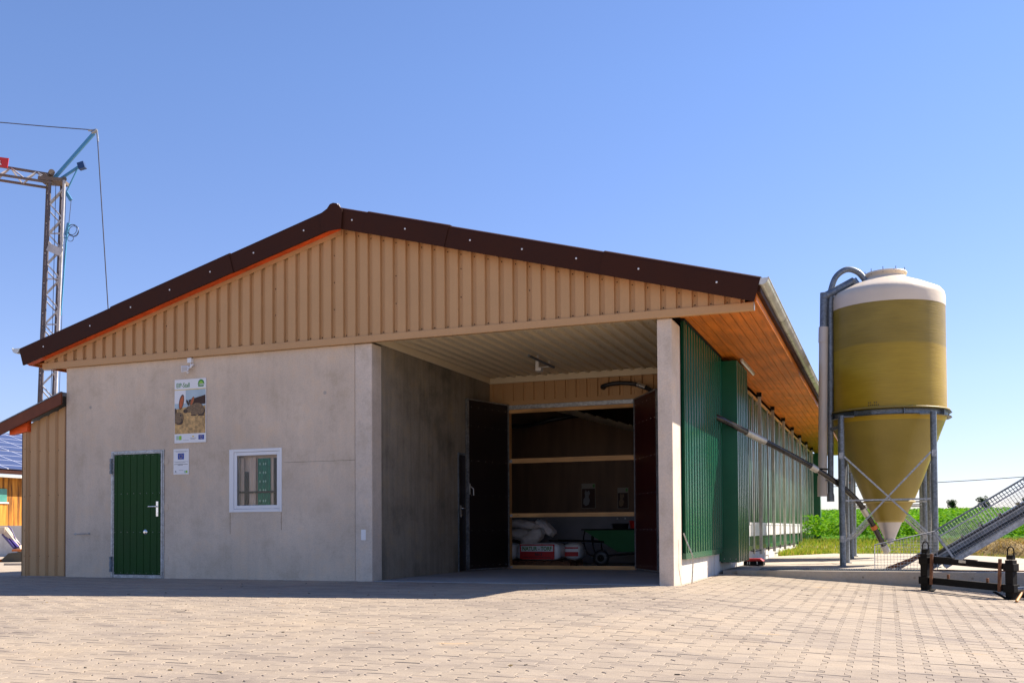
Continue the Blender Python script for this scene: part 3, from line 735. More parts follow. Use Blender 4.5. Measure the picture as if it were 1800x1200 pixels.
b = MB(); c = h + u * (L - .02) + Vector((0, 0, 1.42))
b.bar(c + n_ * .05, c + n_ * .05 + Vector((0, 0, .2)), .03, .02); b.tube([c + n_ * .05 + Vector((0, 0, .16)), c + n_ * .10 + Vector((.03, 0, .1)), c + n_ * .08 + Vector((.05, 0, -.02))], .012, 6)
b.build('gate_latch', M['alu'], g1)
gate(8.965, 4.70, 9.66, 3.50, 3.17, M['panel_maroon'], 'dark maroon gate leaf standing open')
# narrow side door in the porch wall
b = MB(); b.box(6.031, 6.05, 3.17, 3.21, 0, 2.18); b.box(6.031, 6.05, 3.21, 3.48, 2.14, 2.18)
sd = b.build('side_door_frame', M['galv_dark'], barn)
b = MB(); b.box(6.031, 6.042, 3.215, 3.49, .02, 2.135); b.build('side_door', M['panel_black'], barn)
b = MB(); b.box(6.043, 6.06, 3.27, 3.30, 1.0, 1.22); b.tube([(6.06, 3.285, 1.16), (6.10, 3.285, 1.16), (6.10, 3.40, 1.16)], .01, 8); b.build('door_handle', M['chrome'], barn)
# green front door
b = MB()
pf = trap(1.075, 2.045, 1.13 - .14 * 3, .14, .014, .004, .008)
b.add([(x, -.012 + d, z) for x, d in pf for z in (.055, 2.065)], [(2 * i, 2 * i + 1, 2 * i + 3, 2 * i + 2) for i in range(len(pf) - 1)])
b.box(1.075, 2.045, -.003, .04, .055, 2.065)
door = b.build('front_door', M['green_dark'], barn)
b = MB()
for z in (.08, .76, 1.41, 2.05):
    for k in range(8): b.screw((1.09 + k * .134, -.0125, z), (0, -1, 0), .005)
b.build('door_screw', M['alu'], door)
b = MB()
b.box(1.0, 1.068, -.014, .05, -.01, 2.13); b.box(2.052, 2.118, -.014, .05, -.01, 2.13); b.box(1.068, 2.052, -.014, .05, 2.072, 2.13); b.box(1.068, 2.052, -.014, .05, -.01, .048)
b.box(1.03, 1.05, -.022, -.014, -.01, 2.11); b.box(2.07, 2.09, -.022, -.014, -.01, 2.11); b.box(1.05, 2.07, -.022, -.014, 2.09, 2.11)
b.build('door_frame', M['galv'], door, bevel=.003)
for z in (.22, 1.88):
    b = MB(); b.tube([(1.02, -.035, z - .13), (1.02, -.035, z + .13)], .016, 10); b.box(.985, 1.05, -.03, -.014, z - .05, z + .05)
    b.tube([(1.02, -.035, z - .13), (1.02, -.035, z - .07)], .022, 10); b.tube([(1.02, -.035, z + .07), (1.02, -.035, z + .13)], .022, 10)
    b.build('hinge', M['galv_dark'], door)
for x, z in ((2.15, .33), (2.15, 1.17), (2.15, 1.93), (.985, 1.12)):
    b = MB(); b.tube([(x, .0, z), (x, -.006, z)], .06, 16); b.build('wall_anchor', M['conc'], barn)
b = MB(); b.box(1.965, 2.01, -.024, -.013, 1.02, 1.27)
b.tube([(1.985, -.02, 1.185), (1.985, -.07, 1.185)], .011, 10); b.tube([(1.985, -.065, 1.185), (1.84, -.065, 1.185)], .011, 10)
b.tube([(1.987, -.024, 1.08), (1.987, -.028, 1.08)], .008, 8)
b.build('door_handle', M['chrome'], door, bevel=.002)
b = MB(); b.lathe([(.0, .012), (.028, .010), (.04, .004), (.045, 0)], (0, 0, 0), 20); b.v = [(1.735 + x, -.013 - z, .76 + y) for x, y, z in b.v]
b.tube([(1.735, -.024, .76), (1.735, -.03, .76)], .018, 12)
b.build('door_lock', M['chrome'], door)
b = MB(); b.tube([(.22, -.0, .736), (.22, -.04, .736), (.24, -.045, .736), (.50, -.045, .738), (.52, -.04, .738), (.52, -.0, .738)], .007, 8)
b.tube([(.22, 0, .736), (.22, -.01, .736)], .02, 10); b.tube([(.52, 0, .738), (.52, -.01, .738)], .02, 10)
b.build('wall_bar', M['galv'], barn)
# window
b = MB()
b.box(wx0, wx0 + .085, -.012, .1, wz0, wz1); b.box(wx1 - .035, wx1, -.012, .1, wz0, wz1)
b.box(wx0 + .085, wx1 - .035, -.012, .1, wz1 - .045, wz1); b.box(wx0 + .085, wx1 - .035, -.012, .1, wz0, wz0 + .05)
win = b.build('window', M['white'], barn, bevel=.004)
b = MB(); xa, xb, za, zb = wx0 + .088, wx1 - .038, wz0 + .053, wz1 - .048
for q in ((xa, xa + .055, za, zb), (xb - .055, xb, za, zb), (xa + .055, xb - .055, za, za + .055), (xa + .055, xb - .055, zb - .055, zb)):
    b.box(q[0], q[1], -.004, .07, q[2], q[3])
b.build('window_sash', M['white'], win, bevel=.005)
b = MB(); b.box(xa + .053, xb - .053, .022, .028, za + .053, zb - .053); b.build('pane', M['glass'], win)
b = MB(); b.box(xa + .053, xa + .06, .012, .021, za + .053, zb - .053); b.box(xa + .06, xb - .053, .012, .021, za + .053, za + .058); b.build('pane_seal', M['black'], win)
# gutters
def gutter(x, name, far=29.6, sgn=1):
    n_ = 12; r = .085; zt = 3.985
    b = MB(); ys = [-.27, far]; vs = []
    for y in ys:
        for rr in (r, r - .004):
            for k in range(n_ + 1):
                t = math.pi + math.pi * k / n_; vs.append((x + rr * math.cos(t), y, zt + rr * math.sin(t)))
    q = n_ + 1
    fs = [(i, i + 1, i + 1 + 2 * q, i + 2 * q) for i in range(n_)] + [(q + i, q + i + 1, 3 * q + i + 1, 3 * q + i) for i in range(n_)]
    b.add(vs, fs, 0, True)
    b.add([(x + r * math.cos(math.pi + math.pi * k / n_), y, zt + r * math.sin(math.pi + math.pi * k / n_)) for y in (-.272, -.268) for k in range(n_ + 1)],
          [tuple(range(q)), tuple(range(q, 2 * q))])
    b.tube([(x + sgn * r, -.27, zt), (x + sgn * r, far, zt)], .011, 8)
    y = .5
    while y < far:
        b.add([(x + (r + .0035) * math.cos(math.pi + math.pi * k / n_), y + e, zt + (r + .0035) * math.sin(math.pi + math.pi * k / n_)) for e in (0, .03) for k in range(n_ + 1)],
              [(i, i + 1, i + 1 + q, i + q) for i in range(n_)], 0, True)
        y += 1.0
    return b.build('gutter', M['zinc'], barn)
gutter(11.862, 'gutter'); gutter(-.885, 'gutter', sgn=-1)
b = MB()
y = .1
while y < 29: b.box(11.7785, 11.79, y, y + .03, 3.86, 3.95); y += .7
b.build('gutter_bracket', M['galv'], barn)
# fluorescent tube under the eave
lamp = thing('tube_light', (10.99, 5.0, 3.7), 'slim grey tube light under the orange soffit beside the green duct', 'light')
b = MB(); b.box(10.965, 11.015, 4.25, 5.9, 3.68, 3.733); b.build('light_body', M['alu'], lamp, bevel=.006)
b = MB(); b.tube([(10.99, 4.3, 3.672), (10.99, 5.85, 3.672)], .013, 10); b.build('light_tube', M['white'], lamp)

# drapes behind the pane, coloured to stand in for its reflection
cur = thing('curtain', (3.9, .15, 1.1), 'beige curtains with a green patterned panel behind the white window', 'curtain')
def reflection_drape(x0, x1, z0, z1, mt, y=.10, amp=.012, nm='drape', per=.09):
    b = MB(); n_ = max(8, int((x1 - x0) / .012)); P = []
    for i in range(n_ + 1):
        x = x0 + (x1 - x0) * i / n_; P.append((x, y + amp * math.sin(2 * math.pi * x / per) + .004 * math.sin(37 * x)))
    b.add([(x, yy, z) for x, yy in P for z in (z0, z1)], [(2 * i, 2 * i + 1, 2 * i + 3, 2 * i + 2) for i in range(n_)], 0, True)
    return b.build(nm, mt, cur)
reflection_drape(3.46, 3.62, 1.08, 1.95, M['curtain']); reflection_drape(3.64, 3.72, 1.08, 1.72, M['curtain_dark'], .085)
reflection_drape(3.72, 3.86, 1.08, 1.95, M['curtain'], .10); reflection_drape(3.90, 4.14, 1.08, 1.93, M['curtain_green'], .085, .008, 'patterned_panel')
reflection_drape(4.14, 4.20, 1.08, 1.93, M['curtain'], .10); reflection_drape(4.20, 4.26, 1.08, 1.93, M['curtain_dark'], .10); reflection_drape(4.26, 4.5, 1.08, 1.92, M['curtain'], .10)
b = MB()
for z in (1.25, 1.42, 1.56, 1.70, 1.84):
    for x in (3.955, 4.02, 4.06):
        b.prism([(x - .013, z), (x, z - .024), (x + .013, z), (x, z + .024)], lambda a, c, d: (a, d, c), .068, .071)
b.build('woven_pattern', M['pattern'], cur)
b = MB(); b.box(3.44, 4.5, .055, .065, 1.375, 1.405); b.build('curtain_bar', M['curtain_dark'], cur)
b = MB(); b.box(3.44, 4.5, .15, .155, 1.06, 2.1); b.build('backing_cloth', M['curtain'], cur)

# ------------------------------------------------------------------ posters
def face(a, c, d): return (a, -d, c)
def ell(cx_, cz_, rx, rz, n_=18, rot=0.0):
    return [(cx_ + rx * math.cos(t) * math.cos(rot) - rz * math.sin(t) * math.sin(rot), cz_ + rx * math.cos(t) * math.sin(rot) + rz * math.sin(t) * math.cos(rot)) for t in [2 * math.pi * k / n_ for k in range(n_)]]
def stars(b, cx_, cz_, r, s, fn, d0, d1, mt=0):
    for k in range(12):
        t = math.pi * k / 6; x, z = cx_ + r * math.cos(t), cz_ + r * math.sin(t)
        b.prism([(x + (s if j % 2 == 0 else s * .42) * math.sin(math.pi * j / 5), z + (s if j % 2 == 0 else s * .42) * math.cos(math.pi * j / 5)) for j in range(10)], fn, d0, d1, mt)
P0x, P1x, P0z, P1z = 2.335, 2.965, 2.222, 3.273
po = thing('poster', (2.65, 0, 2.75), 'tall printed board with brown rabbits reading EIP-Stall under the floodlight', 'poster', None)
MB().box(P0x, P1x, -.018, -.001, P0z, P1z).build('board', M['white'], po, bevel=.002)
def px(f): return P0x + (P1x - P0x) * f
def pz(f): return P1z - (P1z - P0z) * f
D = .0185
b = MB()
def rect(x0, x1, t, bt, d0, d1, mt): b.box(px(x0), px(x1), -d1, -d0, pz(bt), pz(t), mt)
rect(.0, 1.0, .158, .168, D, D + .001, 0)
b.build('yellow_rule', M['ink_yellow'], po)
b = MB()
rect(.01, .99, .170, .50, D, D + .0008, 0); rect(.01, .99, .50, .855, D, D + .0008, 1)
rect(.01, .36, .170, .38, D + .0009, D + .0015, 2)
b.prism([(px(.45), pz(.33)), (px(.99), pz(.26)), (px(.99), pz(.40)), (px(.5), pz(.42))], face, D + .0009, D + .0015, 3)
b.prism([(px(.01), pz(.52)), (px(.01), pz(.47)), (px(.35), pz(.44)), (px(.7), pz(.47)), (px(.99), pz(.42)), (px(.99), pz(.56)), (px(.5), pz(.58))], face, D + .0016, D + .002, 1)
# rear rabbit, then the front one; each shape a hair in front of the last
shapes = [(ell(px(.86), pz(.575), .07, .014), 5), (ell(px(.62), pz(.57), .06, .014), 5), (ell(px(.72), pz(.475), .14, .098), 4), (ell(px(.86), pz(.51), .075, .075), 5), (ell(px(.84), pz(.495), .066, .066), 4),
          (ell(px(.60), pz(.52), .05, .05), 4), (ell(px(.43), pz(.37), .020, .055, rot=.5), 5), (ell(px(.57), pz(.355), .030, .085, rot=-.42), 4), (ell(px(.575), pz(.35), .020, .068, rot=-.42), 6),
          (ell(px(.48), pz(.475), .075, .055, rot=.25), 4), (ell(px(.36), pz(.50), .045, .035), 5), (ell(px(.44), pz(.455), .010, .010), 7),
          (ell(px(.03), pz(.50), .03, .05), 5), (ell(px(.14), pz(.61), .105, .105), 4), (ell(px(.17), pz(.66), .070, .055), 5), (ell(px(.14), pz(.645), .060, .045), 4),
          (ell(px(.23), pz(.355), .046, .125, rot=-.22), 5), (ell(px(.235), pz(.36), .036, .108, rot=-.22), 6), (ell(px(.21), pz(.565), .016, .016), 7)]
for i_, (e, mt) in enumerate(shapes):
    b.prism([(min(max(x, px(.012 + .0004 * i_)), px(.988)), z) for x, z in e], face, D + .0021, D + .0026 + .0003 * i_, mt)
b.build('rabbit_photo', [M['sky_print'], M['straw_print'], M['white'], M['curtain_dark'], M['fur_print'], M['fur_dark'], M['ear_print'], M['ink_black']], po)
text_obj('EIP-Stall', .108, lambda a, c, d: (px(.06) + a, -D - .0012 - d, pz(.128) + c), M['ink_green'], 'lettering', po, bold=.0004, squash=.78)
b = MB(); cxl, czl = px(.85), pz(.082)
b.prism([(cxl + .062 * math.cos(t), czl + .068 * math.sin(t)) for t in [math.pi * k / 14 for k in range(15)]], face, D, D + .001, 0)
b.prism([(cxl + .040 * math.cos(t), czl + .040 * math.sin(t)) for t in [math.pi * k / 10 for k in range(11)]], face, D + .0012, D + .002, 1)
b.box(cxl - .07, cxl + .07, -D - .001, -D, czl - .012, czl - .004, 0)
b.build('farm_logo', [M['ink_green'], M['ink_lime']], po)
text_obj('Bauer', .048, lambda a, c, d: (cxl + a, -D - .0012 - d, czl - .048 + c), M['ink_green'], 'logo_lettering', po, bold=.0022, align='CENTER')
b = MB(); rect(.06, .14, .885, .95, D, D + .001, 0); rect(.15, .23, .885, .95, D, D + .001, 1); rect(.77, .95, .882, .955, D, D + .001, 2)
rect(.50, .70, .925, .929, D, D + .0008, 3); rect(.52, .68, .937, .940, D, D + .0008, 3); rect(.52, .66, .948, .951, D, D + .0008, 3); rect(.57, .63, .893, .910, D, D + .001, 4); rect(.27, .46, .955, .958, D, D + .0008, 3)
stars(b, px(.86), pz(.918), .024, .006, face, D + .0012, D + .0018, 4)
b.build('footer_logos', [M['pattern'], M['ink_lime'], M['ink_blue'], M['grey_line'], M['ink_yellow']], po)

ns = thing('notice_board', (2.465, 0, 1.9), 'small white notice with a blue star-ringed flag below the rabbit poster', 'notice')
MB().box(2.31, 2.62, -.010, -.001, 1.707, 2.128).build('board', M['white'], ns, bevel=.0015)
b = MB(); d = .0105
def r2(x0, x1, z0, z1, mt, e=.001): b.box(x0, x1, -d - e, -d, z0, z1, mt)
r2(2.40, 2.525, 1.955, 2.055, 0); stars(b, 2.4625, 2.005, .030, .007, face, d + .0012, d + .002, 1)
for z, x0, x1 in ((2.09, 2.33, 2.60), (2.078, 2.36, 2.57), (1.915, 2.32, 2.61), (1.903, 2.35, 2.55), (1.775, 2.42, 2.51)): r2(x0, x1, z, z + .004, 2)
for z, x0, x1 in ((1.872, 2.325, 2.60), (1.860, 2.40, 2.50)): r2(x0, x1, z, z + .006, 3)
r2(2.53, 2.56, 1.73, 1.77, 4); r2(2.562, 2.595, 1.73, 1.77, 5); r2(2.345, 2.365, 1.75, 1.765, 3); r2(2.325, 2.39, 1.738, 1.742, 2)
b.build('notice_print', [M['ink_blue'], M['ink_yellow'], M['grey_line'], M['ink_black'], M['pattern'], M['ink_lime']], ns)

# floodlight
fl = thing('floodlight', (2.66, 0, 3.52), 'small white floodlight with motion sensor on the concrete above the poster', 'floodlight')
b = MB(); b.box(2.63, 2.71, -.07, 0, 3.53, 3.61); b.tube([(2.675, -.035, 3.53), (2.675, -.035, 3.47)], .012, 8); b.build('junction_box', M['white'], fl, bevel=.006)
b = MB()
fn = lambda a, c, d: (2.61 + a * .95 + d * .25, -.10 - d * .9 + a * .28 + c * .25, 3.43 + c * .93 - d * .3)
b.prism([(-.07, .055), (.06, .055), (.07, -.04), (-.04, -.06)], fn, -.02, .02)
b.tube([(2.70, -.05, 3.46), (2.66, -.08, 3.44)], .014, 8); b.build('lamp_head', M['white'], fl, bevel=.006)
b = MB(); b.prism([(-.055, .042), (.046, .042), (.054, -.028), (-.032, -.046)], fn, .021, .023); b.build('lamp_glass', M['cream'], fl)
b = MB(); b.tube([(2.68, -.05, 3.46), (2.745, -.06, 3.50)], .018, 10); b.lathe([(.0, -.03), (.02, -.02), (.024, 0)], (2.66, -.09, 3.375), 12); b.build('sensor', M['white'], fl)

# ceiling fixture in the porch
cf = thing('ceiling_socket', (7.6, 2.9, 3.7), 'pipe clamp and white junction box hanging from the porch ceiling', 'fixture')
b = MB(); b.tube([(7.79, 2.15, 3.66), (7.80, 3.45, 3.66)], .022, 10); b.build('pipe', M['galv_dark'], cf)
b = MB()
for y in (2.6, 3.2): b.tube([(7.795, y, 3.66), (7.795, y, 3.77)], .008, 6)
b.box(7.5, 7.56, 3.3, 3.36, 3.60, 3.77); b.box(7.52, 7.62, 3.25, 3.38, 3.58, 3.64); b.tube([(7.6, 3.32, 3.65), (7.8, 3.32, 3.66)], .008, 6)
b.build('junction_box', M['white'], cf)

# black feed hose in the porch
fh = thing('feed_hose', (8.8, 4.6, 3.4), 'thick black hose coming out of the tan wall above the gate', 'hose')
path = smooth_path([(8.36, 4.74, 3.43), (8.37, 4.62, 3.44), (8.55, 4.58, 3.47), (8.75, 4.57, 3.475), (9.0, 4.56, 3.44), (9.25, 4.5, 3.34), (9.6, 4.3, 3.12), (10.1, 4.1, 2.9), (10.4, 4.0, 2.75)])
MB().tube(path, .04, 12).build('hose', M['rubber'], fh)
b = MB(); b.tube([(9.06, 4.545, 3.425), (9.22, 4.51, 3.355)], .048, 12); b.build('clamp', M['chrome'], fh)
# interior hose
b = MB(); b.tube(smooth_path([(4.7, 7.8, 3.2), (5.6, 7.8, 3.12), (6.3, 7.9, 3.25), (7.0, 8.2, 3.38)]), .05, 10)
tag(b.build('indoor_hose', M['rubber'], None, loc=(5.6, 7.8, 3.1)), 'dark hose along the back wall inside the store room', 'hose')

# posters in the store
M['dim_card'] = mottled('yellowed_card', (.30, .27, .22), .7, 0, .05, 4)  # cream card colour darkened so the indoor posters look dim
for x, w_, z0, z1, lab in ((6.77, .33, 1.24, 1.81, 'dim poster of a pale animal on the dark store-room wall'), (7.62, .25, 1.22, 1.70, 'smaller dim poster with brown animals, near the green cart')):
    t = thing('wall_poster', (x, 8.49, z0), lab, 'poster', 'posters in the store room')
    MB().box(x, x + w_, 8.485, 8.498, z0, z1).build('board', M['dim_card'], t)
    b = MB(); b.box(x + .01, x + w_ - .01, 8.483, 8.4845, z0 + .01, z1 - .12)
    b.prism([(x + w_ * u_, z0 + (z1 - z0) * v_) for u_, v_ in ((.12, .18), (.30, .10), (.52, .16), (.60, .34), (.50, .46), (.62, .60), (.54, .72), (.40, .66), (.30, .74), (.22, .62), (.26, .46), (.14, .36))], lambda a, c, d: (a, d, c), 8.481, 8.4825, 1); b.box(x + w_ - .06, x + w_ - .015, 8.483, 8.4845, z1 - .09, z1 - .02, 2)
    b.build('print', [M['curtain_dark'], M['fur_print'] if w_ < .3 else M['grey_line'], M['ink_green']], t)

# ------------------------------------------------------------------ bags and pallet
def puffy(cx_, cy_, cz_, sx, sy, sz, p=3.2, n_=14, rot=(0, 0, 0), seed=0, wr=.03):
    rnd = random.Random(seed); ph = [rnd.uniform(0, 6.28) for _ in range(6)]
    vs = []; fs = []; nu, nv = n_ * 2, n_
    M3 = Matrix.Rotation(rot[2], 3, 'Z') @ Matrix.Rotation(rot[1], 3, 'Y') @ Matrix.Rotation(rot[0], 3, 'X')
    sp_ = lambda c, e: math.copysign(abs(c) ** e, c)
    e = 2 / p
    for j in range(nv + 1):
        v = -math.pi / 2 + math.pi * j / nv
        for i in range(nu):
            u_ = 2 * math.pi * i / nu
            x = sp_(math.cos(v), e) * sp_(math.cos(u_), e); y = sp_(math.cos(v), e) * sp_(math.sin(u_), e); z = sp_(math.sin(v), e)
            k = 1 + wr * (math.sin(5 * x + ph[0] + 3 * z) + math.sin(7 * y + ph[1] + 4 * x) + .6 * math.sin(11 * z + ph[2] + 6 * x) + .5 * math.sin(17 * x + ph[3] + 5 * y) + .35 * math.sin(29 * y + 9 * x + ph[4]) + .3 * math.sin(37 * x + 13 * z + ph[5]))
            q = M3 @ Vector((x * sx / 2 * k, y * sy / 2 * k, z * sz / 2 * k)); vs.append((cx_ + q.x, cy_ + q.y, cz_ + q.z))
    for j in range(nv):
        for i in range(nu): fs.append((j * nu + i, j * nu + (i + 1) % nu, (j + 1) * nu + (i + 1) % nu, (j + 1) * nu + i))
    return vs, fs
pal = thing('pallet', (6.5, 6.5, 0), 'red-brown wooden pallet under the stacked peat bags', 'pallet')
b = MB()
for y in (6.05, 6.45, 6.85): b.box(5.55, 7.25, y, y + .1, .005, .09)
for k in range(9): b.box(5.6 + k * .19, 5.72 + k * .19, 6.0, 7.0, .091, .112)
b.build('pallet_deck', M['rust'], pal)
tb = thing('peat_bag', (6.5, 6.3, .12), 'white and red NATUR-TORF peat bag lying on the pallet', 'bag', 'peat bags on the pallet')
vs, fs = puffy(6.51, 6.42, .30, .98, .56, .37, 5.0, 18, seed=3, wr=.008)
MB().add(vs, fs, 0, True).build('bag_body', M['bag'], tb)
b = MB(); fy = 6.125
b.box(6.13, 6.89, fy - .004, fy, .145, .455, 0); b.box(6.155, 6.865, fy - .006, fy - .0045, .305, .43, 1)
b.build('bag_print', [M['ink_red'], M['white']], tb)
text_obj('NATUR - TORF', .115, lambda a, c, d: (6.51 + a, fy - .0072 - d, .328 + c), M['ink_green'], 'bag_lettering', tb, bold=.003, squash=.84, align='CENTER')
text_obj('Bild 2', .07, lambda a, c, d: (6.54 + a, fy - .0055 - d, .225 + c), M['ink_black'], 'bag_lettering', tb, bold=.002, align='CENTER')
MB().box(6.20, 6.80, fy - .0055, fy - .0045, .185, .195).build('small_print', M['ink_black'], tb)
for (x, y, z, sx, sy, lab, sd) in ((7.13, 6.78, .30, .42, .5, 'red and white peat bag right of the lettered bag', 5), (5.72, 6.46, .30, .55, .5, 'red and white peat bag left of the lettered bag, by the post', 9)):
    t = thing('peat_bag', (x, y, .12), lab, 'bag', 'peat bags on the pallet')
    vs, fs = puffy(x, y, z, sx, sy, .36, 3.5, 12, seed=sd); MB().add(vs, fs, 0, True).build('bag_body', M['bag'], t)
    b = MB(); b.box(x - sx * .36, x + sx * .36, y - sy / 2 - .012, y - sy / 2 - .006, z - .1, z - .01, 0); b.box(x - sx * .36, x + sx * .36, y - sy / 2 - .012, y - sy / 2 - .006, z + .06, z + .09, 0)
    b.build('bag_print', M['ink_red'], t)
for (x, y, z, sx, sy, sz, r_, lab, sd) in (
        (6.28, 6.5, .60, .55, .45, .28, (0, -.5, .1), 'plump pale sack slumped on the lettered peat bag', 11),
        (5.98, 6.55, .66, .60, .45, .24, (0, .1, 0), 'pale sack under the topmost one, beside the gate post', 12),
        (6.05, 6.6, .87, .66, .42, .19, (0, .12, .05), 'topmost pale sack of the pile by the gate post', 13),
        (6.50, 6.75, .80, .52, .4, .2, (0, .62, 0), 'pale sack tipped down over the right side of the pile', 14)):
    vs, fs = puffy(x, y, z, sx, sy, sz, 2.6, 24, r_, sd, .055)
    tag(MB().add(vs, fs, 0, True).build('sack', M['sack'], None, loc=(x, y, z - sz / 2)), lab, 'sack', 'pale sacks on the peat bags')

# green wheelbarrow / feed cart
wb = thing('wheelbarrow', (8.2, 6.5, 0), 'green deep-tray wheelbarrow parked behind the open gate', 'wheelbarrow')
b = MB()
top = [(7.50, 6.15), (9.05, 6.15), (9.05, 6.85), (7.50, 6.85)]; bot = [(8.20, 6.25), (8.85, 6.25), (8.85, 6.75), (8.20, 6.75)]
vs = [(x, y, .75) for x, y in top] + [(x, y, .30) for x, y in bot]
vi = [(x + (.02 if x < 8.3 else -.02), y + (.02 if y < 6.5 else -.02), .75) for x, y in top] + [(x + (.02 if x < 8.3 else -.02), y + (.02 if y < 6.5 else -.02), .32) for x, y in bot]
b.add(vs, [(0, 1, 5, 4), (1, 2, 6, 5), (2, 3, 7, 6), (3, 0, 4, 7), (4, 5, 6, 7)]); b.add(vi, [(0, 1, 5, 4), (1, 2, 6, 5), (2, 3, 7, 6), (3, 0, 4, 7), (4, 5, 6, 7)])
b.build('tray', mottled('wheelbarrow_green', (0.015, 0.12, 0.035), .4, 0, .1, 3), wb)
b = MB()
for p_, q_ in (((7.48, 6.13, .755), (9.07, 6.13, .755)), ((7.48, 6.87, .755), (9.07, 6.87, .755)), ((7.48, 6.13, .755), (7.48, 6.87, .755))): b.tube([p_, q_], .014, 8)
for y in (6.2, 6.8):
    b.tube([(6.75, y, .53), (7.6, y, .515), (7.93, y, .50)], .018, 8); b.tube([(7.7, y, .2), (8.7, y, .27)], .016, 8)
    b.tube(smooth_path([(7.53, y, .74), (7.50, y, .55), (7.56, y, .30), (7.68, y, .22), (7.84, y, .20)]), .016, 8)
    b.tube(smooth_path([(7.72, y, .70), (7.70, y, .50), (7.72, y, .34), (7.80, y, .24)]), .014, 8)
    b.tube([(8.75, y, .3), (8.8, y, .0)], .016, 8)
b.tube([(7.86, 6.15, .17), (7.86, 6.85, .17)], .015, 8)
b.build('tubular_frame', M['black'], wb)
for y in (6.22,):
    b = MB(); b.lathe([(.10, -.035), (.165, -.03), (.172, 0), (.165, .03), (.10, .035)], (0, 0, 0), 28)
    b.v = [(7.86 + x, y + z, .173 + yy) for x, yy, z in b.v]
    wl = b.build('wheel', M['rubber'], wb)
    b = MB(); b.lathe([(.0, -.042), (.03, -.045), (.095, -.03), (.095, .03)], (0, 0, 0), 20); b.v = [(7.86 + x, y + z, .173 + yy) for x, yy, z in b.v]
    b.tube([(7.86, y - .052, .173), (7.86, y - .04, .173)], .014, 10, 1)
    b.build('rim', [M['black'], M['white']], wl)
b = MB(); b.lathe([(.14, 0), (.17, .16), (.185, .165), (.185, .18), (.16, .18), (.135, .02)], (8.20, 6.5, .70), 24)
tag(b.build('black_bucket', M['rubber'], None, loc=(8.2, 6.5, .7)), 'black bucket standing in the green wheelbarrow', 'bucket')
b = MB(); b.lathe([(.14, 0), (.17, .19), (.185, .195), (.185, .21), (.16, .21), (.135, .02)], (8.55, 6.55, .72), 24)
tag(b.build('red_bucket', [M['red']], None, loc=(8.55, 6.55, .72)), 'red-rimmed bucket beside the black one in the wheelbarrow', 'bucket')

# bent rod, toolbox by the side wall
b = MB(); b.tube(smooth_path([(10.70, .36, .70), (10.73, .42, .58), (10.78, .46, .44), (10.79, .52, .36), (10.78, .58, .25), (10.75, .66, .0)]), .009, 8)
tag(b.build('bent_rod', M['galv'], None, loc=(10.75, .66, 0)), 'bent grey metal rod leaning on the green side cladding', 'rod')
tbx = thing('tool_case', (10.93, 6.1, .05), 'black case with bright red lid on the slab by the barn wall', 'case')
MB().box(10.75, 11.12, 5.95, 6.25, .05, .135).build('case_body', M['black'], tbx, bevel=.012)
b = MB(); b.prism([(10.77, .137), (11.12, .137), (11.06, .185), (10.80, .185)], lambda x, z, d: (x, d, z), 5.95, 6.24); b.build('case_lid', M['orange'] if False else M['red'], tbx, bevel=.008)
b = MB()
for x in (10.82, 10.86, 11.0): b.box(x, x + .015, 5.94, 5.949, .08, .13)
b.build('latch', M['chrome'], tbx)

# ------------------------------------------------------------------ lean-to shed at the left
lt = thing('lean_to', (-.5, .1, 0), 'tan ribbed-metal lean-to with brown sloping roof against the concrete wall', 'lean-to shed')
def lz(x): return 3.13 + (x - 0.0) * .335
pf = trap(-1.04, -.03, -.95, .2145, .085, .03, .035)
b = MB(); vs = []
for x, d in pf: vs += [(x, .05 + d, .0), (x, .05 + d, lz(x) - .14)]
b.add(vs, [(2 * i, 2 * i + 1, 2 * i + 3, 2 * i + 2) for i in range(len(pf) - 1)])
b.box(-1.04, -.9, .10, 6.0, 0, 2.6); b.build('ribbed_wall', M['tan'], lt)
b = MB(); b.box(-1.055, -.965, .038, .052, 0, 2.60); b.box(-1.06, -1.041, .038, .14, 0, 2.6)
for z in (.35, .8, 1.4, 1.9, 2.25): b.screw((-.99, .038, z), (0, -1, 0), .007, 1)
for x in (-.86, -.64, -.43, -.21):
    for z in (.35, 1.42, 2.2): b.screw((x - .01, .05, z), (0, -1, 0), .007, 1)
b.build('corner_trim', [M['tan'], M['brown']], lt)
b = MB(); b.box(-.05, -.003, .035, .05, 0, 2.98); b.build('end_trim', mottled('dark_red_trim', (.10, .03, .025), .5), lt)
b = MB()
b.prism([(-4.5, lz(-4.5) - .15), (-.004, lz(0) - .15), (-.004, lz(0) + .05), (-4.5, lz(-4.5) + .05)], lambda x, z, d: (x, d, z), -.12, -.09)
b.build('verge_board', mottled('brown_painted_board', (.17, .055, .028), .6, spec=.15), lt)
b = MB(); b.prism([(-1.1, lz(-1.1) + .0), (-.004, lz(0) + .0), (-.004, lz(0) + .065), (-1.1, lz(-1.1) + .065)], lambda x, z, d: (x, d, z), -.085, 7)
b.prism([(-4.5, lz(-4.5) + .0), (-1.101, lz(-1.101) + .0), (-1.101, lz(-1.101) + .065), (-4.5, lz(-4.5) + .065)], lambda x, z, d: (x, d, z), -.085, .16)
b.prism([(-4.5, lz(-4.5) + .052), (-.004, lz(0) + .052), (-.004, lz(0) + .07), (-4.5, lz(-4.5) + .07)], lambda x, z, d: (x, d, z), -.13, -.086)
b.build('lean_to_roof', M['galv_dark'], lt)
b = MB(); b.prism([(-1.32, lz(-1.32) - .18), (-.90, lz(-.90) - .27), (-.90, lz(-.90) - .004), (-1.32, lz(-1.32) - .004)], lambda x, z, d: (x, d, z), .0, .09); b.build('rafter_end', M['redwood'], lt)

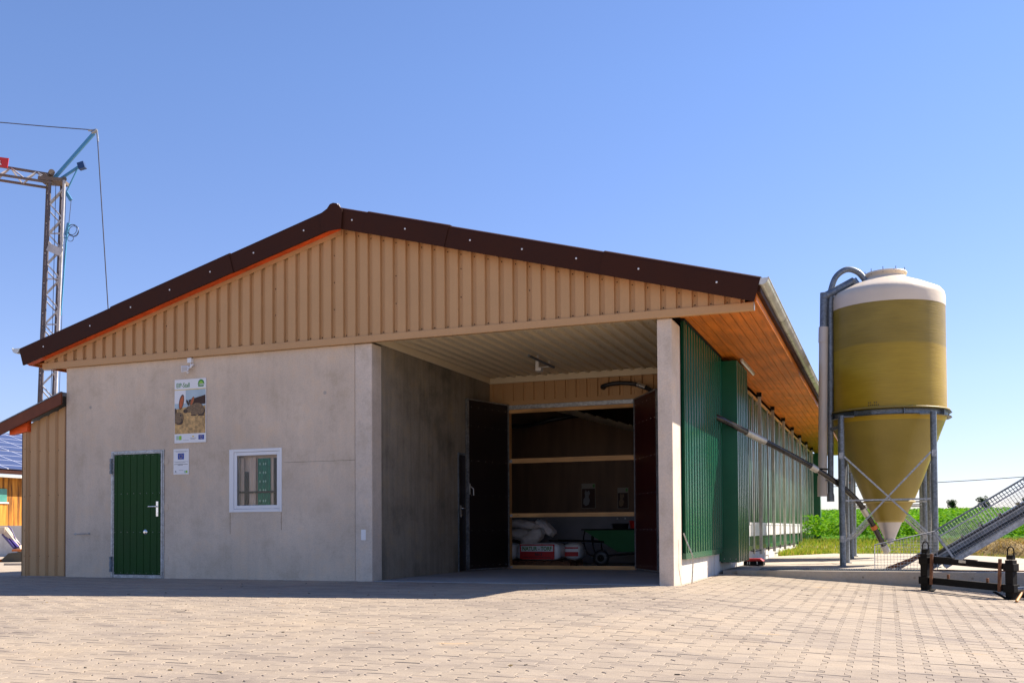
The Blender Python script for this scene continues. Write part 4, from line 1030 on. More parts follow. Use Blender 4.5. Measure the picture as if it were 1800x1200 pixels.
# ------------------------------------------------------------------ feed silos
def build_silo(ox, oy, label):
    C = (ox, oy, 0)
    s = thing('feed_silo', (ox, oy, .05), label, 'silo', 'feed silos on the slab')
    prof = [(.243, .86), (.435, 1.245), (1.0, 2.72), (1.041, 2.86)]
    b = MB(); b.lathe([(.243, .86), (.30, .98), (.435, 1.245), (.62, 1.70), (.80, 2.19), (1.0, 2.72)], C, 72, caps=False)
    b.build('hopper_cone', M['grp_cone'], s)
    b = MB(); b.lathe([(1.0, 2.72), (1.035, 2.80), (1.041, 2.86), (1.041, 3.3), (1.041, 3.8), (1.041, 4.3), (1.041, 4.88)], C, 96, caps=False); b.build('tank', M['grp'], s)
    b = MB(); b.lathe([(1.044, 4.87), (1.046, 5.06), (1.028, 5.14), (.98, 5.20), (.875, 5.255), (.7, 5.345), (.5, 5.43), (.38, 5.485), (.355, 5.52)], C, 96, caps=False)
    dm = b.build('dome', M['grp_white'], s)
    b = MB(); b.lathe([(.355, 5.50), (.37, 5.56), (.385, 5.565), (.385, 5.60), (.30, 5.625), (0, 5.635)], C, 48); 
    ld = b.build('lid', M['grp_white'], s)
    b = MB()
    for k in range(10):
        t = k * .628 + .2; b.tube([(ox + .372 * math.cos(t), oy + .372 * math.sin(t), 5.55), (ox + .372 * math.cos(t), oy + .372 * math.sin(t), 5.655)], .007, 6)
    b.build('lid_bolt', M['galv_dark'], ld)
    b = MB(); b.lathe([(1.042, 2.94), (1.095, 2.945), (1.095, 2.925), (1.045, 2.92)], C, 72, caps=False); b.build('flange', M['grp_trim'], s)
    b = MB(); b.lathe([(.445, 1.225), (.47, 1.235), (.47, 1.255), (.445, 1.265)], C, 48, caps=False); b.lathe([(.243, .86), (.258, .87), (.262, .93), (.262, 1.0)], C, 40, caps=False); b.build('cone_flange', M['grp_trim'], s)
    b = MB(); b.lathe([(.092, .53), (.095, .55), (.225, .86), (.232, .865)], C, 40, caps=False); b.lathe([(.105, .525), (.105, .545)], C, 30); b.build('outlet', mottled('grey_outlet', (.42, .40, .42), .4, .3, .08, 4), s)
    # support ring: open channel
    b = MB(); b.lathe([(1.125, 2.90), (1.05, 2.90), (1.05, 2.80), (1.125, 2.80)], C, 24, smooth=False, caps=False); b.lathe([(1.125, 2.893), (1.057, 2.893), (1.057, 2.807), (1.125, 2.807)], C, 24, smooth=False, caps=False)
    for k in range(24):
        t = 2 * math.pi * (k + .5) / 24; b.screw((ox + 1.07 * math.cos(t), oy + 1.07 * math.sin(t), 2.946), (0, 0, 1), .014)
    for k in range(8):
        t = 2 * math.pi * k / 8 + .25; b.bar((ox + 1.085 * math.cos(t), oy + 1.085 * math.sin(t), 2.80), (ox + 1.085 * math.cos(t), oy + 1.085 * math.sin(t), 2.90), .012, .075, up=(math.cos(t), math.sin(t), 0))
    b.build('support_ring', M['galv_dark'], s)
    lx = (ox - .805, ox + .755); ly = (oy - 1.0, oy + .98)
    for x in lx:
        for y in ly:
            b = MB(); b.tube([(x, y, .05), (x, y, 2.82)], .055, 14)
            b.box(x - .09, x + .09, y - .09, y + .09, .05, .065)
            sx = 1 if x < ox else -1; sy = 1 if y < oy else -1
            b.box(min(x, x + sx * .22), max(x, x + sx * .22), min(y, y + sy * .16), max(y, y + sy * .16), 2.79, 2.805)
            b.build('leg', M['galv_dark'], s)
    b = MB()
    for y in ly:
        yy = y - .06 if y < oy else y + .06
        b.bar((lx[0] + .05, yy, 2.06), (lx[1] - .05, yy, .60), .03, .012, up=(0, 1, 0)); b.bar((lx[1] - .05, yy + .014, 2.10), (lx[0] + .05, yy + .014, .52), .03, .012, up=(0, 1, 0))
        for x in lx:
            for z in (2.08, .56): b.bar((x, yy, z - .06), (x, yy, z + .06), .07, .01, up=(0, 1, 0))
    for x in lx:
        b.bar((x, ly[0] + .05, 2.0), (x, ly[1] - .05, .56), .012, .03); b.bar((x + .014, ly[1] - .05, 2.0), (x + .014, ly[0] + .05, .56), .012, .03)
    b.build('cross_brace', M['galv'], s)
    for y_ in (ly[0] + .02, ly[1]): MB().bar((lx[0], y_, 1.26), (lx[1], y_, 1.27), .04, .03).build('tie_bar', M['galv'], s)
    return s, lx, ly
SX, SY = 13.365, 6.80
silo, lx, ly = build_silo(SX, SY, 'front yellow fibreglass feed silo with white dome on steel legs')
s2, _, _ = build_silo(13.36, 11.6, 'second feed silo, hidden behind the front one except its legs')
# faint stencil on the tank
b = MB()
for row, zz in ((0, 3.03), (1, 2.985)):
    for k in range(6):
        if (k + row) % 3 == 2 and row == 0: continue
        a = R(252 + k * 1.9); c = Vector((SX + 1.0425 * math.cos(a), SY + 1.0425 * math.sin(a), zz)); t_ = Vector((-math.sin(a), math.cos(a), 0))
        b.bar(c - t_ * .012, c + t_ * .010, .003, .024)
        b.bar(c + t_ * .0 - Vector((0, 0, .012)), c + t_ * .0 + Vector((0, 0, .010)), .003, .008)
b.build('stencil_mark', mottled('stencil', (.10, .075, .02), .6), silo)
# fill and vent pipes at the silo's left
pp = thing('fill_pipe', (12.33, 6.4, 1.3), 'galvanised fill pipe arching over the front silo dome', 'pipe')
b = MB(); b.tube([(12.33, 6.40, 1.36)] + smooth_path([(12.37, 6.36, 4.2), (12.38, 6.34, 5.1), (12.41, 6.335, 5.33), (12.50, 6.36, 5.54), (12.68, 6.43, 5.66), (12.87, 6.50, 5.61), (13.0, 6.56, 5.46), (13.08, 6.6, 5.34)], 5), .055, 14)
b.build('pipe', M['galv_dark'], pp)
b = MB()
for z in (1.36, 1.62, 4.4): b.tube([(12.33, 6.40, z), (12.33, 6.40, z + .05)], .062, 14)
b.tube([(12.33, 6.40, 1.26), (12.33, 6.40, 1.38)], .068, 14); b.tube([(12.2, 6.35, 1.66), (12.56, 6.0, 1.66)], .012, 6); b.bar((12.36, 6.3, 2.62), (12.56, 5.85, 2.62), .02, .06)
b.build('pipe_clamp', M['galv_dark'], pp)
vp = thing('vent_pipe', (12.2, 6.3, 1.3), 'beige plastic vent pipe with a slanted steel head left of the front silo', 'pipe')
b = MB(); b.tube([(12.185, 6.36, 1.38), (12.25, 6.30, 4.56)], .082, 18); b.tube([(12.183, 6.36, 1.36), (12.19, 6.355, 1.75)], .092, 18); b.tube([(12.24, 6.30, 4.28), (12.25, 6.30, 4.57)], .088, 18); b.build('plastic_pipe', M['cream'], vp)
b = MB(); b.tube([(12.25, 6.30, 4.5), (12.27, 6.285, 5.22)], .072, 16); b.tube([(12.24, 6.27, 5.13), (12.80, 6.47, 5.44)], .072, 16); b.tube([(12.78, 6.46, 5.46), (12.90, 6.52, 5.28)], .076, 16); b.build('steel_head', M['galv_dark'], vp)
b = MB(); b.tube([(12.186, 6.36, 1.86), (12.187, 6.36, 1.89)], .098, 16); b.build('strap', M['black'], vp)
vq = thing('vent_pipe', (12.43, 9.4, 1.2), 'thin beige pipe end seen between the fill pipe and the left silo leg', 'pipe')
b = MB(); b.tube([(12.41, 9.4, 1.15), (12.43, 9.4, 5.0)], .075, 16); b.build('plastic_pipe', M['cream'], vq)
b = MB(); b.tube([(12.41, 9.4, 1.7), (12.41, 9.4, 1.82)], .082, 14); b.bar((12.41, 9.4, 1.76), (12.56, 9.9, 1.76), .03, .03); b.build('strap', M['rust'], vq)
# auger tube from barn to silo outlet
au = thing('feed_auger_tube', (12.0, 5.4, 1.8), 'long smoked tube running from the green duct down to the silo outlet', 'feed tube')
path = smooth_path([(10.60, 3.46, 2.67), (10.80, 3.58, 2.57), (11.16, 4.277, 2.378), (11.514, 4.739, 2.192), (11.872, 5.203, 1.988), (12.09, 5.45, 1.853), (12.301, 5.695, 1.714), (12.565, 5.962, 1.51), (12.812, 6.225, 1.26), (12.974, 6.422, 0.995), (13.109, 6.567, 0.738), (13.245, 6.701, 0.447), (13.303, 6.759, 0.327)], 4)
MB().tube(path, .050, 16).build('tube', M['tube'], au)
def seg(i0, i1, r_, mt, nm):
    MB().tube(path[i0:i1], r_, 14).build(nm, mt, au)
seg(7, 11, .061, M['alu'], 'coupling'); seg(19, 22, .061, M['alu'], 'coupling'); seg(34, 37, .061, M['alu'], 'coupling')
b = MB(); e = Vector(path[-1]); d_ = (Vector(path[-1]) - Vector(path[-2])).normalized()
b.tube([e - d_ * .12, e, e + d_ * .04, e + d_ * .06], .06, 14, 0, True, [.062, .068, .06, .02]); MB().tube([path[39], path[40]], .0615, 14).build('orange_band', M['orange'], au)
b.tube([(SX, SY, .54), (13.385, 6.79, .46)], .05, 14, 0)
b.build('tube_end', [mottled('frosted_cap', (.4, .38, .35), .3), M['orange']], au)
b = MB(); b.tube([(12.6, 5.8, 1.45), (12.62, 5.8, 1.85)], .006, 6); b.build('hanger', M['galv'], au)

# ------------------------------------------------------------------ manure elevator with mesh guard
ce = thing('belt_elevator', (14.2, 4.9, .05), 'steep galvanised belt elevator with wire-mesh guard right of the silo', 'conveyor')
ux = Vector((math.cos(R(32.2)), 0, math.sin(R(32.2)))); un = Vector((-ux.z, 0, ux.x))
A0 = Vector((13.93, 0, -.02))     # bottom of the trough
LEN = 5.2
def cp(s, n_, y): v = A0 + ux * s + un * n_; return Vector((v.x, y, v.z))
YF, YB = 4.5, 5.0
b = MB()
for y in (YF, YB):
    b.bar(cp(.30, -.03, y), cp(LEN, -.03, y), .04, .085, up=un)
    b.bar(cp(0, .17, y), cp(LEN, .17, y), .03, .02, up=un)
b.build('side_rail', M['galv'], ce)
b = MB(); b.bar(cp(.0, .205, (YF + YB) / 2), cp(LEN, .205, (YF + YB) / 2), YB - YF - .05, .035, up=un); 
s_ = .15
while s_ < LEN: b.bar(cp(s_, .235, YF + .04), cp(s_, .235, YB - .04), .02, .05, up=un); s_ += .33
b.build('belt', M['rubber'], ce)
b = MB(); b.bar(cp(.0, .03, (YF + YB) / 2), cp(LEN, .03, (YF + YB) / 2), YB - YF - .06, .02, up=un); b.bar(cp(.0, .13, YF + .03), cp(LEN, .13, YF + .03), .006, .07, up=un); b.bar(cp(.0, .10, YB - .03), cp(LEN, .10, YB - .03), .006, .14, up=un)
b.build('trough', M['galv_dark'], ce)
# guard mesh
HN = .53; S0 = .49
b = MB()
for y in (YF - .02, YB + .02):
    b.bar(cp(S0, HN if y > 4.8 else HN - .10, y), cp(LEN, HN if y > 4.8 else HN - .10, y), .012, .026, up=un); b.bar(cp(S0, .17, y), cp(LEN, .17, y), .008, .012, up=un)
    b.bar(cp(S0, .0, y), cp(S0, HN, y), .035, .012, up=(0, 1, 0)); b.bar(cp(S0 + 1.75, .0, y), cp(S0 + 1.75, HN, y), .035, .012, up=(0, 1, 0))
b.build('guard_frame', M['galv'], ce)
b = MB(); k = 0; s_ = S0
while s_ < LEN:
    for y in (YF - .022, YB + .022): b.tube([cp(s_, .02, y), cp(s_, HN if y > 4.8 else HN - .10, y)], .0032, 4, caps=False)
    s_ += .052
for n_ in (.06, .11, .215, .27, .32, .37, .42):
    for y in (YF - .022, YB + .022): b.tube([cp(S0, n_, y), cp(LEN, n_, y)], .0024, 4, caps=False)
b.build('mesh_side', M['mesh'], ce)
b = MB(); s_ = S0
while s_ < LEN: b.bar(cp(s_, HN - .10, YF - .02), cp(s_, HN, YF + .06), .012, .008, up=un); b.bar(cp(s_, HN, YF + .06), cp(s_, HN, YB + .02), .012, .008, up=un); s_ += .052
for y in (YF + .06, YF + .20, YF + .35, YB + .02): b.tube([cp(S0, HN, y), cp(LEN, HN, y)], .006, 4)
b.tube([cp(S0, HN - .05, YF + .02), cp(LEN, HN - .05, YF + .02)], .005, 4)
b.build('mesh_top', M['galv_dark'], ce)
# mesh cage over the pit
b = MB(); a0, a1 = Vector((13.12, 0, .47)), Vector((14.08, 0, .70))
def cage(t, dn, y): v = a0.lerp(a1, t); return Vector((v.x, y, v.z)) - Vector((0, 0, dn))
kk = 0
for i in range(20):
    t = i / 19
    for y in (YF - .25,): b.tube([cage(t, 0, y), Vector((cage(t, 0, y).x, y - .0, .07))], .0028, 4, caps=False)
    b.tube([cage(t, 0, YF - .25), cage(t, 0, YB + .1)], .0028, 4, caps=False)
for j in range(10):
    z = .09 + j * .05
    t0 = max(0, (z - .47) / .23)
    if t0 < 1: b.tube([(13.12 + .96 * t0, YF - .25, z), (14.08, YF - .25, z)], .0026, 4, caps=False)
for j in range(11):
    y = YF - .25 + j * .085; b.tube([cage(0, 0, y), cage(1, 0, y)], .0028, 4, caps=False)
    b.tube([cage(0, 0, y), Vector((13.12, y, .07))], .0028, 4, caps=False)
for j in range(8):
    z = .09 + j * .05; b.tube([(13.12, YF - .25, z), (13.12, YB + .1, z)], .0026, 4, caps=False)
b.build('pit_cage', M['mesh'], ce)
b = MB(); b.tube([cage(0, 0, YF - .25), cage(1, 0, YF - .25)], .006, 6); b.bar((14.08, YF - .2, .05), (14.08, YF - .2, .70), .02, .012); b.build('cage_rail', M['galv_dark'], ce)
b = MB(); b.bar((13.3, 4.35, .07), (13.85, 4.35, .30), .01, .06); b.bar((13.45, 4.62, .06), (14.0, 4.62, .40), .02, .08, mat=1)
b.bar((13.75, 4.3, .058), (16.6, 4.3, .058), .05, .02)
b.build('pit_plate', [M['rust'], M['galv_dark']], ce)
for y in (YF, YB): MB().bar((16.6, y, -.1), (16.6, y, cp((16.6 - A0.x) / ux.x, -.05, y).z), .06, .06).build('support_leg', M['galv'], ce)

# ------------------------------------------------------------------ black coupling frame on the paving
Fa, Fb = Vector((13.86, 2.85, 0)), Vector((14.93, 2.12, 0)); fu = (Fb - Fa).normalized(); fn_ = Vector((fu.y, -fu.x, 0)); LF = (Fb - Fa).length
za_, zb_ = G(Fa.x, Fa.y), G(Fb.x, Fb.y)
cfm = thing('coupling_frame', (14.4, 2.5, -.2), 'heavy black steel coupling frame with lifting eyes standing on the pavers', 'steel frame')
def fp(s, h, o=0.0): v = Fa + fu * s + fn_ * o; return Vector((v.x, v.y, (za_ + (zb_ - za_) * s / LF) + h))
for s_, in ((0.0,), (LF,)):
    b = MB(); b.bar(fp(s_, .0), fp(s_, .55), .12, .11, up=fu); b.bar(fp(s_, .555), fp(s_, .62), .095, .085, up=fu)
    b.bar(fp(s_, .40), fp(s_, .50), .15, .15, up=fu); b.bar(fp(s_, .10), fp(s_, .21), .155, .155, up=fu)
    b.bar(fp(s_, .0, -.12), fp(s_, .18, -.05), .05, .02, up=fu)
    o = b.build('post', M['black'], cfm, bevel=.006)
    b = MB(); c = fp(s_, .66); b.tube([c + fu * -.045 + Vector((0, 0, -.05)), c + fu * -.045] + [c + fu * (.045 * -math.cos(t)) + Vector((0, 0, .02 + .055 * math.sin(t))) for t in [math.pi * k / 8 for k in range(9)]] + [c + fu * .045, c + fu * .045 + Vector((0, 0, -.05))], .009, 8)
    b.build('lifting_eye', M['black'], o)
b = MB(); b.bar(fp(.06, .155), fp(LF - .06, .155), .10, .10); b.build('lower_beam', M['black'], cfm, bevel=.005)
b = MB(); b.bar(fp(.06, .46), fp(LF - .06, .455), .09, .085); b.bar(fp(.1, .51), fp(.45, .508), .05, .02); b.bar(fp(.6, .508), fp(.8, .506), .05, .015); b.bar(fp(.55, .478, .046), fp(.66, .478, .046), .004, .04, mat=1)
b.build('upper_beam', [M['black'], M['alu']], cfm, bevel=.004)
for s_ in (.125, LF - .135): MB().bar(fp(s_, .10, .07), fp(s_ + .02, .56, .07), .038, .038, up=fu).build('rusty_bar', M['rust'], cfm, bevel=.004)
for s_ in (.36, LF - .34): MB().bar(fp(s_, .20), fp(s_, .27), .035, .03, up=fu).build('stub', M['rust'], cfm, bevel=.004)
b = MB(); b.bar(fp(.05, .02, -.12), fp(.16, .0, .14), .06, .015); b.bar(fp(LF - .22, .09, .05), fp(LF + .02, .01, .14), .05, .012); b.bar(fp(LF - .05, .02, -.12), fp(LF + .02, .0, .14), .06, .015)
b.build('foot', M['black'], cfm)
# mallet and hose at the right
zq = G(15.0, 1.6)
ml = thing('mallet', (15.02, 1.75, zq), 'wooden-handled mallet leaning on a black pipe beside the frame', 'mallet')
b = MB(); b.tube([(14.93, 1.55, G(14.93, 1.55) + .015), (15.04, 1.80, zq + .15)], .017, 10, rs=[.02, .014]); b.build('handle', M['pinez'], ml)
b = MB(); b.tube([(14.98, 1.82, zq + .17), (15.12, 1.80, zq + .18)], .03, 12); b.build('head', M['galv_dark'], ml)
b = MB(); b.tube([(14.98, 2.3, G(15, 2.2) + .10), (17.5, 2.0, G(17.5, 2.1) + .10)], .075, 14)
tag(b.build('black_pipe', M['rubber'], None, loc=(15, 2.2, -.2)), 'thick black pipe lying beside the coupling frame', 'pipe')

# ------------------------------------------------------------------ plants
def leaves(cx_, cy_, cz_, size, N_, rad, flat=.6, up=.4):
    """many small leaf quads: arrays of centres -> verts"""
    n_ = len(cx_)
    a = rng.uniform(0, 2 * np.pi, n_); el = rng.uniform(-.3, 1.1, n_) * up * 1.6
    d = np.stack([np.cos(a) * np.cos(el), np.sin(a) * np.cos(el), np.sin(el)], 1)
    s = np.stack([-np.sin(a), np.cos(a), rng.uniform(-.5, .5, n_)], 1); s /= np.linalg.norm(s, axis=1)[:, None]
    c = np.stack([cx_, cy_, cz_], 1); L = size[:, None]
    V = np.stack([c - d * L * .5, c + s * L * .34, c + d * L * .55, c - s * L * .34], 1).reshape(-1, 3)
    return V
def leafobj(V, name, mt, parent=None, loc=None):
    n_ = len(V) // 4; me = bpy.data.meshes.new(name); org = ORG.get(parent, Vector((0, 0, 0))) if parent else Vector(loc or (0, 0, 0))
    V = V - np.array(org)
    me.from_pydata(V.tolist(), [], [(4 * i, 4 * i + 1, 4 * i + 2, 4 * i + 3) for i in range(n_)]); me.materials.append(mt); me.update()
    o = bpy.data.objects.new(name, me); COL.objects.link(o)
    if parent: o.parent = parent
    else: o.location = org
    return o
Tv = np.vectorize(T)
parts = []
def band(y0, y1, dens, leafn, size, h, xl=lambda y: 9 - (y - 20) * .10, xr=lambda y: 17.5 + (y - 20) * .22):
    area = 0; P = []
    y = y0; step = 1 / math.sqrt(dens)
    while y < y1:
        x = xl(y)
        while x < xr(y):
            P.append((x + rng.uniform(-.35, .35) * step, y + rng.uniform(-.35, .35) * step)); x += step
        y += step
    P = np.array(P); K = np.repeat(P, leafn, 0); n_ = len(K)
    r = rng.normal(0, .17, (n_, 2)) * (step / .4); hh = rng.uniform(.12, 1, n_) ** .7 * h * np.repeat(rng.uniform(.7, 1.15, len(P)), leafn)
    x = K[:, 0] + r[:, 0]; y = K[:, 1] + r[:, 1]
    parts.append(leaves(x, y, Tv(x, y) + hh, rng.uniform(.7, 1.3, n_) * size, n_, 0))
band(20.2, 23.5, 9, 26, .13, .80)
band(23.5, 34, 7, 11, .16, .55)
band(34, 60, 3.2, 8, .24, .5)
band(60, 150, .8, 10, .36, .4)
tag(leafobj(np.concatenate(parts), 'crop_plants', M['leaf'], loc=(15, 40, .4)), 'leafy green crop covering the field behind the silos', 'crop', kind='stuff')
# grass strip
def blades(pts, h, w_, lean=.5):
    n_ = len(pts); a = rng.uniform(0, 2 * np.pi, n_); hh = rng.uniform(.4, 1.2, n_) * h
    s = np.stack([np.cos(a), np.sin(a), np.zeros(n_)], 1) * w_; t = np.stack([np.cos(a + 1.7), np.sin(a + 1.7), np.zeros(n_)], 1) * (hh * rng.uniform(0, lean, n_))[:, None]
    up = np.zeros((n_, 3)); up[:, 2] = hh
    return np.stack([pts - s, pts + s, pts + up * .6 + t * .5 + s * .5, pts + up + t], 1).reshape(-1, 3)
n_ = 15000
x = rng.uniform(10.7, 21, n_); y = rng.uniform(15.2, 20.4, n_)
x2 = rng.uniform(15.2, 20, 5000); y2 = rng.uniform(9.5, 15.5, 5000); ok = x2 > 15.3 + (15.3 - y2) * .3
x3 = rng.uniform(10.7, 11.9, 2500); y3 = rng.uniform(12.6, 15.6, 2500); ok3 = (y3 - 12.4) > (x3 - 10.7) * 2.4
x = np.concatenate([x, x2[ok], x3[ok3]]); y = np.concatenate([y, y2[ok], y3[ok3]])
z = np.maximum(Tv(x, y), np.where((y < 15.4) & (x < 14.8), .05, -.2))
tag(leafobj(blades(np.stack([x, y, z], 1), .16, .012, 1.0), 'grass', M['grass'], loc=(14, 17, 0)), 'dry yellow-green grass strip along the slab and field', 'grass', kind='stuff')
# heap of cut hay
hp = thing('hay_heap', (17.0, 15.6, 0), 'low heap of dried cut grass by the field, right of the elevator', 'hay heap')
b = MB(); vs = []; fs = []; nn = 26
for j in range(nn):
    for i in range(nn):
        u_, v_ = i / (nn - 1) * 2 - 1, j / (nn - 1) * 2 - 1; r = math.hypot(u_, v_)
        vs.append((17.2 + u_ * 2.2, 15.9 + v_ * 1.4, -.1 + .55 * max(0, 1 - r ** 1.6) * (1 + .3 * math.sin(7 * u_ + 3 * v_)) + random.uniform(0, .05)))
for j in range(nn - 1):
    for i in range(nn - 1): fs.append((j * nn + i, j * nn + i + 1, (j + 1) * nn + i + 1, (j + 1) * nn + i))
b.add(vs, fs, 0, True); b.build('heap', M['hay'], hp)
va = np.array(vs); idx = rng.integers(0, len(va), 5000); pts = va[idx] + rng.normal(0, .06, (5000, 3)) * np.array([1, 1, .2])
leafobj(blades(pts, .12, .010, 3.0), 'hay_stalks', M['hay'], hp)
# trees on the crest
def tree(x, y, r, lab):
    z0 = T(x, y); t = thing('tree', (x, y, z0), lab, 'tree', 'trees beyond the crop field')
    b = MB(); b.tube([(x, y, z0), (x + .1, y, z0 + r * 1.0), (x, y, z0 + r * 1.9)], .2, 8, rs=[r * .12, r * .09, r * .03])
    for k in range(6):
        a = k * 1.05; b.tube([(x, y, z0 + r * .9), (x + r * .6 * math.cos(a), y + r * .6 * math.sin(a), z0 + r * 1.6)], .1, 6, rs=[r * .05, r * .02])
    b.build('trunk', M['bark'], t)
    cl = []
    for k in range(22):
        a = rng.uniform(0, 6.28); q = rng.uniform(0, .8) * r; c = np.array([x + q * math.cos(a), y + q * math.sin(a), z0 + r * rng.uniform(.55, 1.75) - q * .2])
        d = rng.normal(0, 1, (150, 3)); d /= np.linalg.norm(d, axis=1)[:, None]; cl.append(c + d * (r * rng.uniform(.2, .42)) * rng.uniform(.6, 1, (150, 1)))
    P = np.concatenate(cl); P[:, 2] = np.maximum(P[:, 2], z0 + .1)
    leafobj(leaves(P[:, 0], P[:, 1], P[:, 2], rng.uniform(.1, .22, len(P)) * r, 0, 0), 'crown', M['tree_leaf'], t)
tree(22.9, 157, .95, 'small round tree on the field horizon, just right of the silo')
tree(27.9, 160, 1.25, 'wider bushy tree on the field horizon behind the elevator guard')
tree(33.9, 162, 1.1, 'tree on the field horizon at the right edge, behind mesh')
tree(10.6, 172, .8, 'tiny tree on the horizon between silo legs, left of the cone')
tree(6.6, 168, .7, 'tiny tree on the horizon beside the barn end')
# wire
b = MB(); wp = []
for k in range(41):
    t = k / 40; x = -10 + 80 * t; y = 76 + 2 * t; wp.append((x, y, 4.35 + .0035 * (x - 12) ** 2 * .5 + .03 * (x - 12) * .6))
b.tube(wp, .03, 5)
tag(b.build('power_line', M['black'], None, loc=(20, 76, 4)), 'thin overhead wire crossing the sky above the field', 'wire')

# ------------------------------------------------------------------ crane at the left
def bgp(X, Z, z): return Vector((CAM.x + X * .934 - Z * .357, CAM.y + X * .357 + Z * .934, z))
cr = thing('tower_crane', bgp(-19, 40, -.06), 'old blue and grey lattice tower crane rising behind the barn', 'crane')
# mast
H0, H1 = -.1, 15.1; MW = .29
def mc(z): t = (z - 6) / 9; return -18.98 + .30 * t
_bgp = bgp
def bgp(X, Z, z):
    if 38.9 < Z < 41.1: X = X - (Z - 40) * .65      # mast square to its own heading
    return _bgp(X, Z, z)
b = MB(); zs = [H0 + k * .62 for k in range(25)]
for sx in (-1, 1):
    for sz in (-1, 1):
        b.bar(bgp(mc(H0) + sx * MW, 40 + sz * MW, H0), bgp(mc(H1) + sx * MW, 40 + sz * MW, H1), .085, .085, up=(.934, .357, 0), mat=0 if sx < 0 or sz > 0 else 1)
for i, z in enumerate(zs[:-1]):
    z2 = zs[i + 1]; q = 1 if i % 2 else -1
    for sz in (-1, 1): b.bar(bgp(mc(z) - q * MW, 40 + sz * MW, z), bgp(mc(z2) + q * MW, 40 + sz * MW, z2), .05, .05, mat=1)
    for sx in (-1, 1): b.bar(bgp(mc(z) + sx * MW, 40 - q * MW, z), bgp(mc(z2) + sx * MW, 40 + q * MW, z2), .05, .05, mat=0)
    if i % 3 == 0:
        b.bar(bgp(mc(z) - MW, 40 - MW, z), bgp(mc(z) + MW, 40 - MW, z), .05, .05, mat=1)
b.bar(bgp(mc(12.2) - MW, 39.6, 12.35), bgp(mc(12.2) + MW, 39.6, 12.1), .03, .32, mat=1)
b.build('mast', [mottled('brown_crane_steel', (.10, .08, .085), .7), mottled('grey_crane_steel', (.42, .40, .40), .6)], cr)
b = MB()
b.bar(bgp(-19.25, 40, 15.2), bgp(-18.28, 40, 15.12), .7, .14); b.bar(bgp(-19.2, 39.8, 15.32), bgp(-18.95, 39.8, 15.02), .25, .26); b.tube([bgp(-18.88, 39.8, 15.48), bgp(-18.88, 40.2, 15.48)], .12, 12); b.tube([bgp(-18.36, 39.8, 15.2), bgp(-18.36, 40.2, 15.2)], .09, 12)
b.build('slewing_head', mottled('rusty_crane_head', (.15, .11, .085), .8), cr)
MB().bar(bgp(-18.82, 40, 15.2), bgp(-17.12, 40, 17.15), .09, .12).build('apex_strut', M['blue'], cr)
b = MB(); b.bar(bgp(-18.73, 40.1, 15.12), bgp(-17.72, 40.1, 15.80), .08, .09); b.bar(bgp(-17.78, 40.1, 15.7), bgp(-18.2, 40.1, 14.8), .04, .04)
b.build('counter_arm', M['blue'], cr)
MB().bar(bgp(-18.26, 40.0, 14.72), bgp(-18.05, 40.0, 14.38), .08, .13).build('pendant_plate', M['blue'], cr)
MB().bar(bgp(-17.74, 40, 15.76), bgp(-17.48, 40, 15.84), .22, .27).build('counter_box', mottled('dark_blue_box', (.01, .05, .16), .5), cr)
b = MB(); b.tube([bgp(-17.2, 40, 17.15), bgp(-17.0, 40, 17.28)], .08, 8); b.tube([bgp(-17.35, 40, 17.27), bgp(-16.98, 40, 17.28)], .045, 6); b.bar(bgp(-17.0, 40, 17.25), bgp(-16.95, 40, 16.8), .06, .06); b.build('apex_pulley', M['galv'], cr)
M['cable'] = mottled('cable_dark', (.05, .045, .06), .6)
for pts_, r_ in (([bgp(-17.3, 40, 17.30), bgp(-19, 40, 17.44), bgp(-20.9, 40, 17.62), bgp(-34, 40, 18.6)], .02), ([bgp(-16.96, 40, 16.8), bgp(-16.46, 40.2, 10.04), bgp(-15.8, 40.4, .2)], .022),
                 ([bgp(-18.04, 40, 14.4), bgp(-18.14, 40, 13.3)], .012), ([bgp(-18.75, 39.6, 14.9), bgp(-19.0, 39.6, .0)], .012), ([bgp(-18.2, 40.3, 14.9), bgp(-18.6, 40.3, .0)], .012)):
    MB().tube(pts_, r_, 5).build('cable', M['cable'], cr)
b = MB()
# jib: triangular lattice to the left
def jb(X, k): 
    top = 15.55 + (-18.9 - X) * .14
    return top if k else top - .55 - (-18.9 - X) * .0
for yy, k in ((40, 1), (39.7, 0), (40.3, 0)):
    b.bar(bgp(-18.9, yy, jb(-18.9, k) - (.1 if k else 0)), bgp(-34, yy, jb(-34, k) + (.35 if k else .35)), .09, .09, mat=0)
X = -18.9; i = 0
while X > -33:
    for yy in (39.7, 40.3):
        b.bar(bgp(X, yy, jb(X, 0) + (-18.9 - X) * .023), bgp(X - .55, 40, jb(X - .55, 1) - .05 + (-18.9 - X) * .023), .05, .05, mat=1); b.bar(bgp(X - .55, 40, jb(X - .55, 1) - .05), bgp(X - 1.1, yy, jb(X - 1.1, 0)), .05, .05, mat=1)
    X -= 1.1
b.build('jib', [mottled('brown_jib', (.14, .10, .08), .7), mottled('grey_jib', (.42, .40, .40), .6)], cr)
b = MB(); b.bar(bgp(-22.6, 39.55, 16.02), bgp(-20.70, 39.55, 15.76), .03, .40); sgn = b.build('sign_panel', M['red'], cr)
text_obj('ER', .27, lambda a, c, d: tuple(bgp(-21.32 + a - .02, 39.52 - d, 15.74 + c - a * .13)), M['white'], 'sign_lettering', cr, depth=.01, bold=.012, squash=1.15)
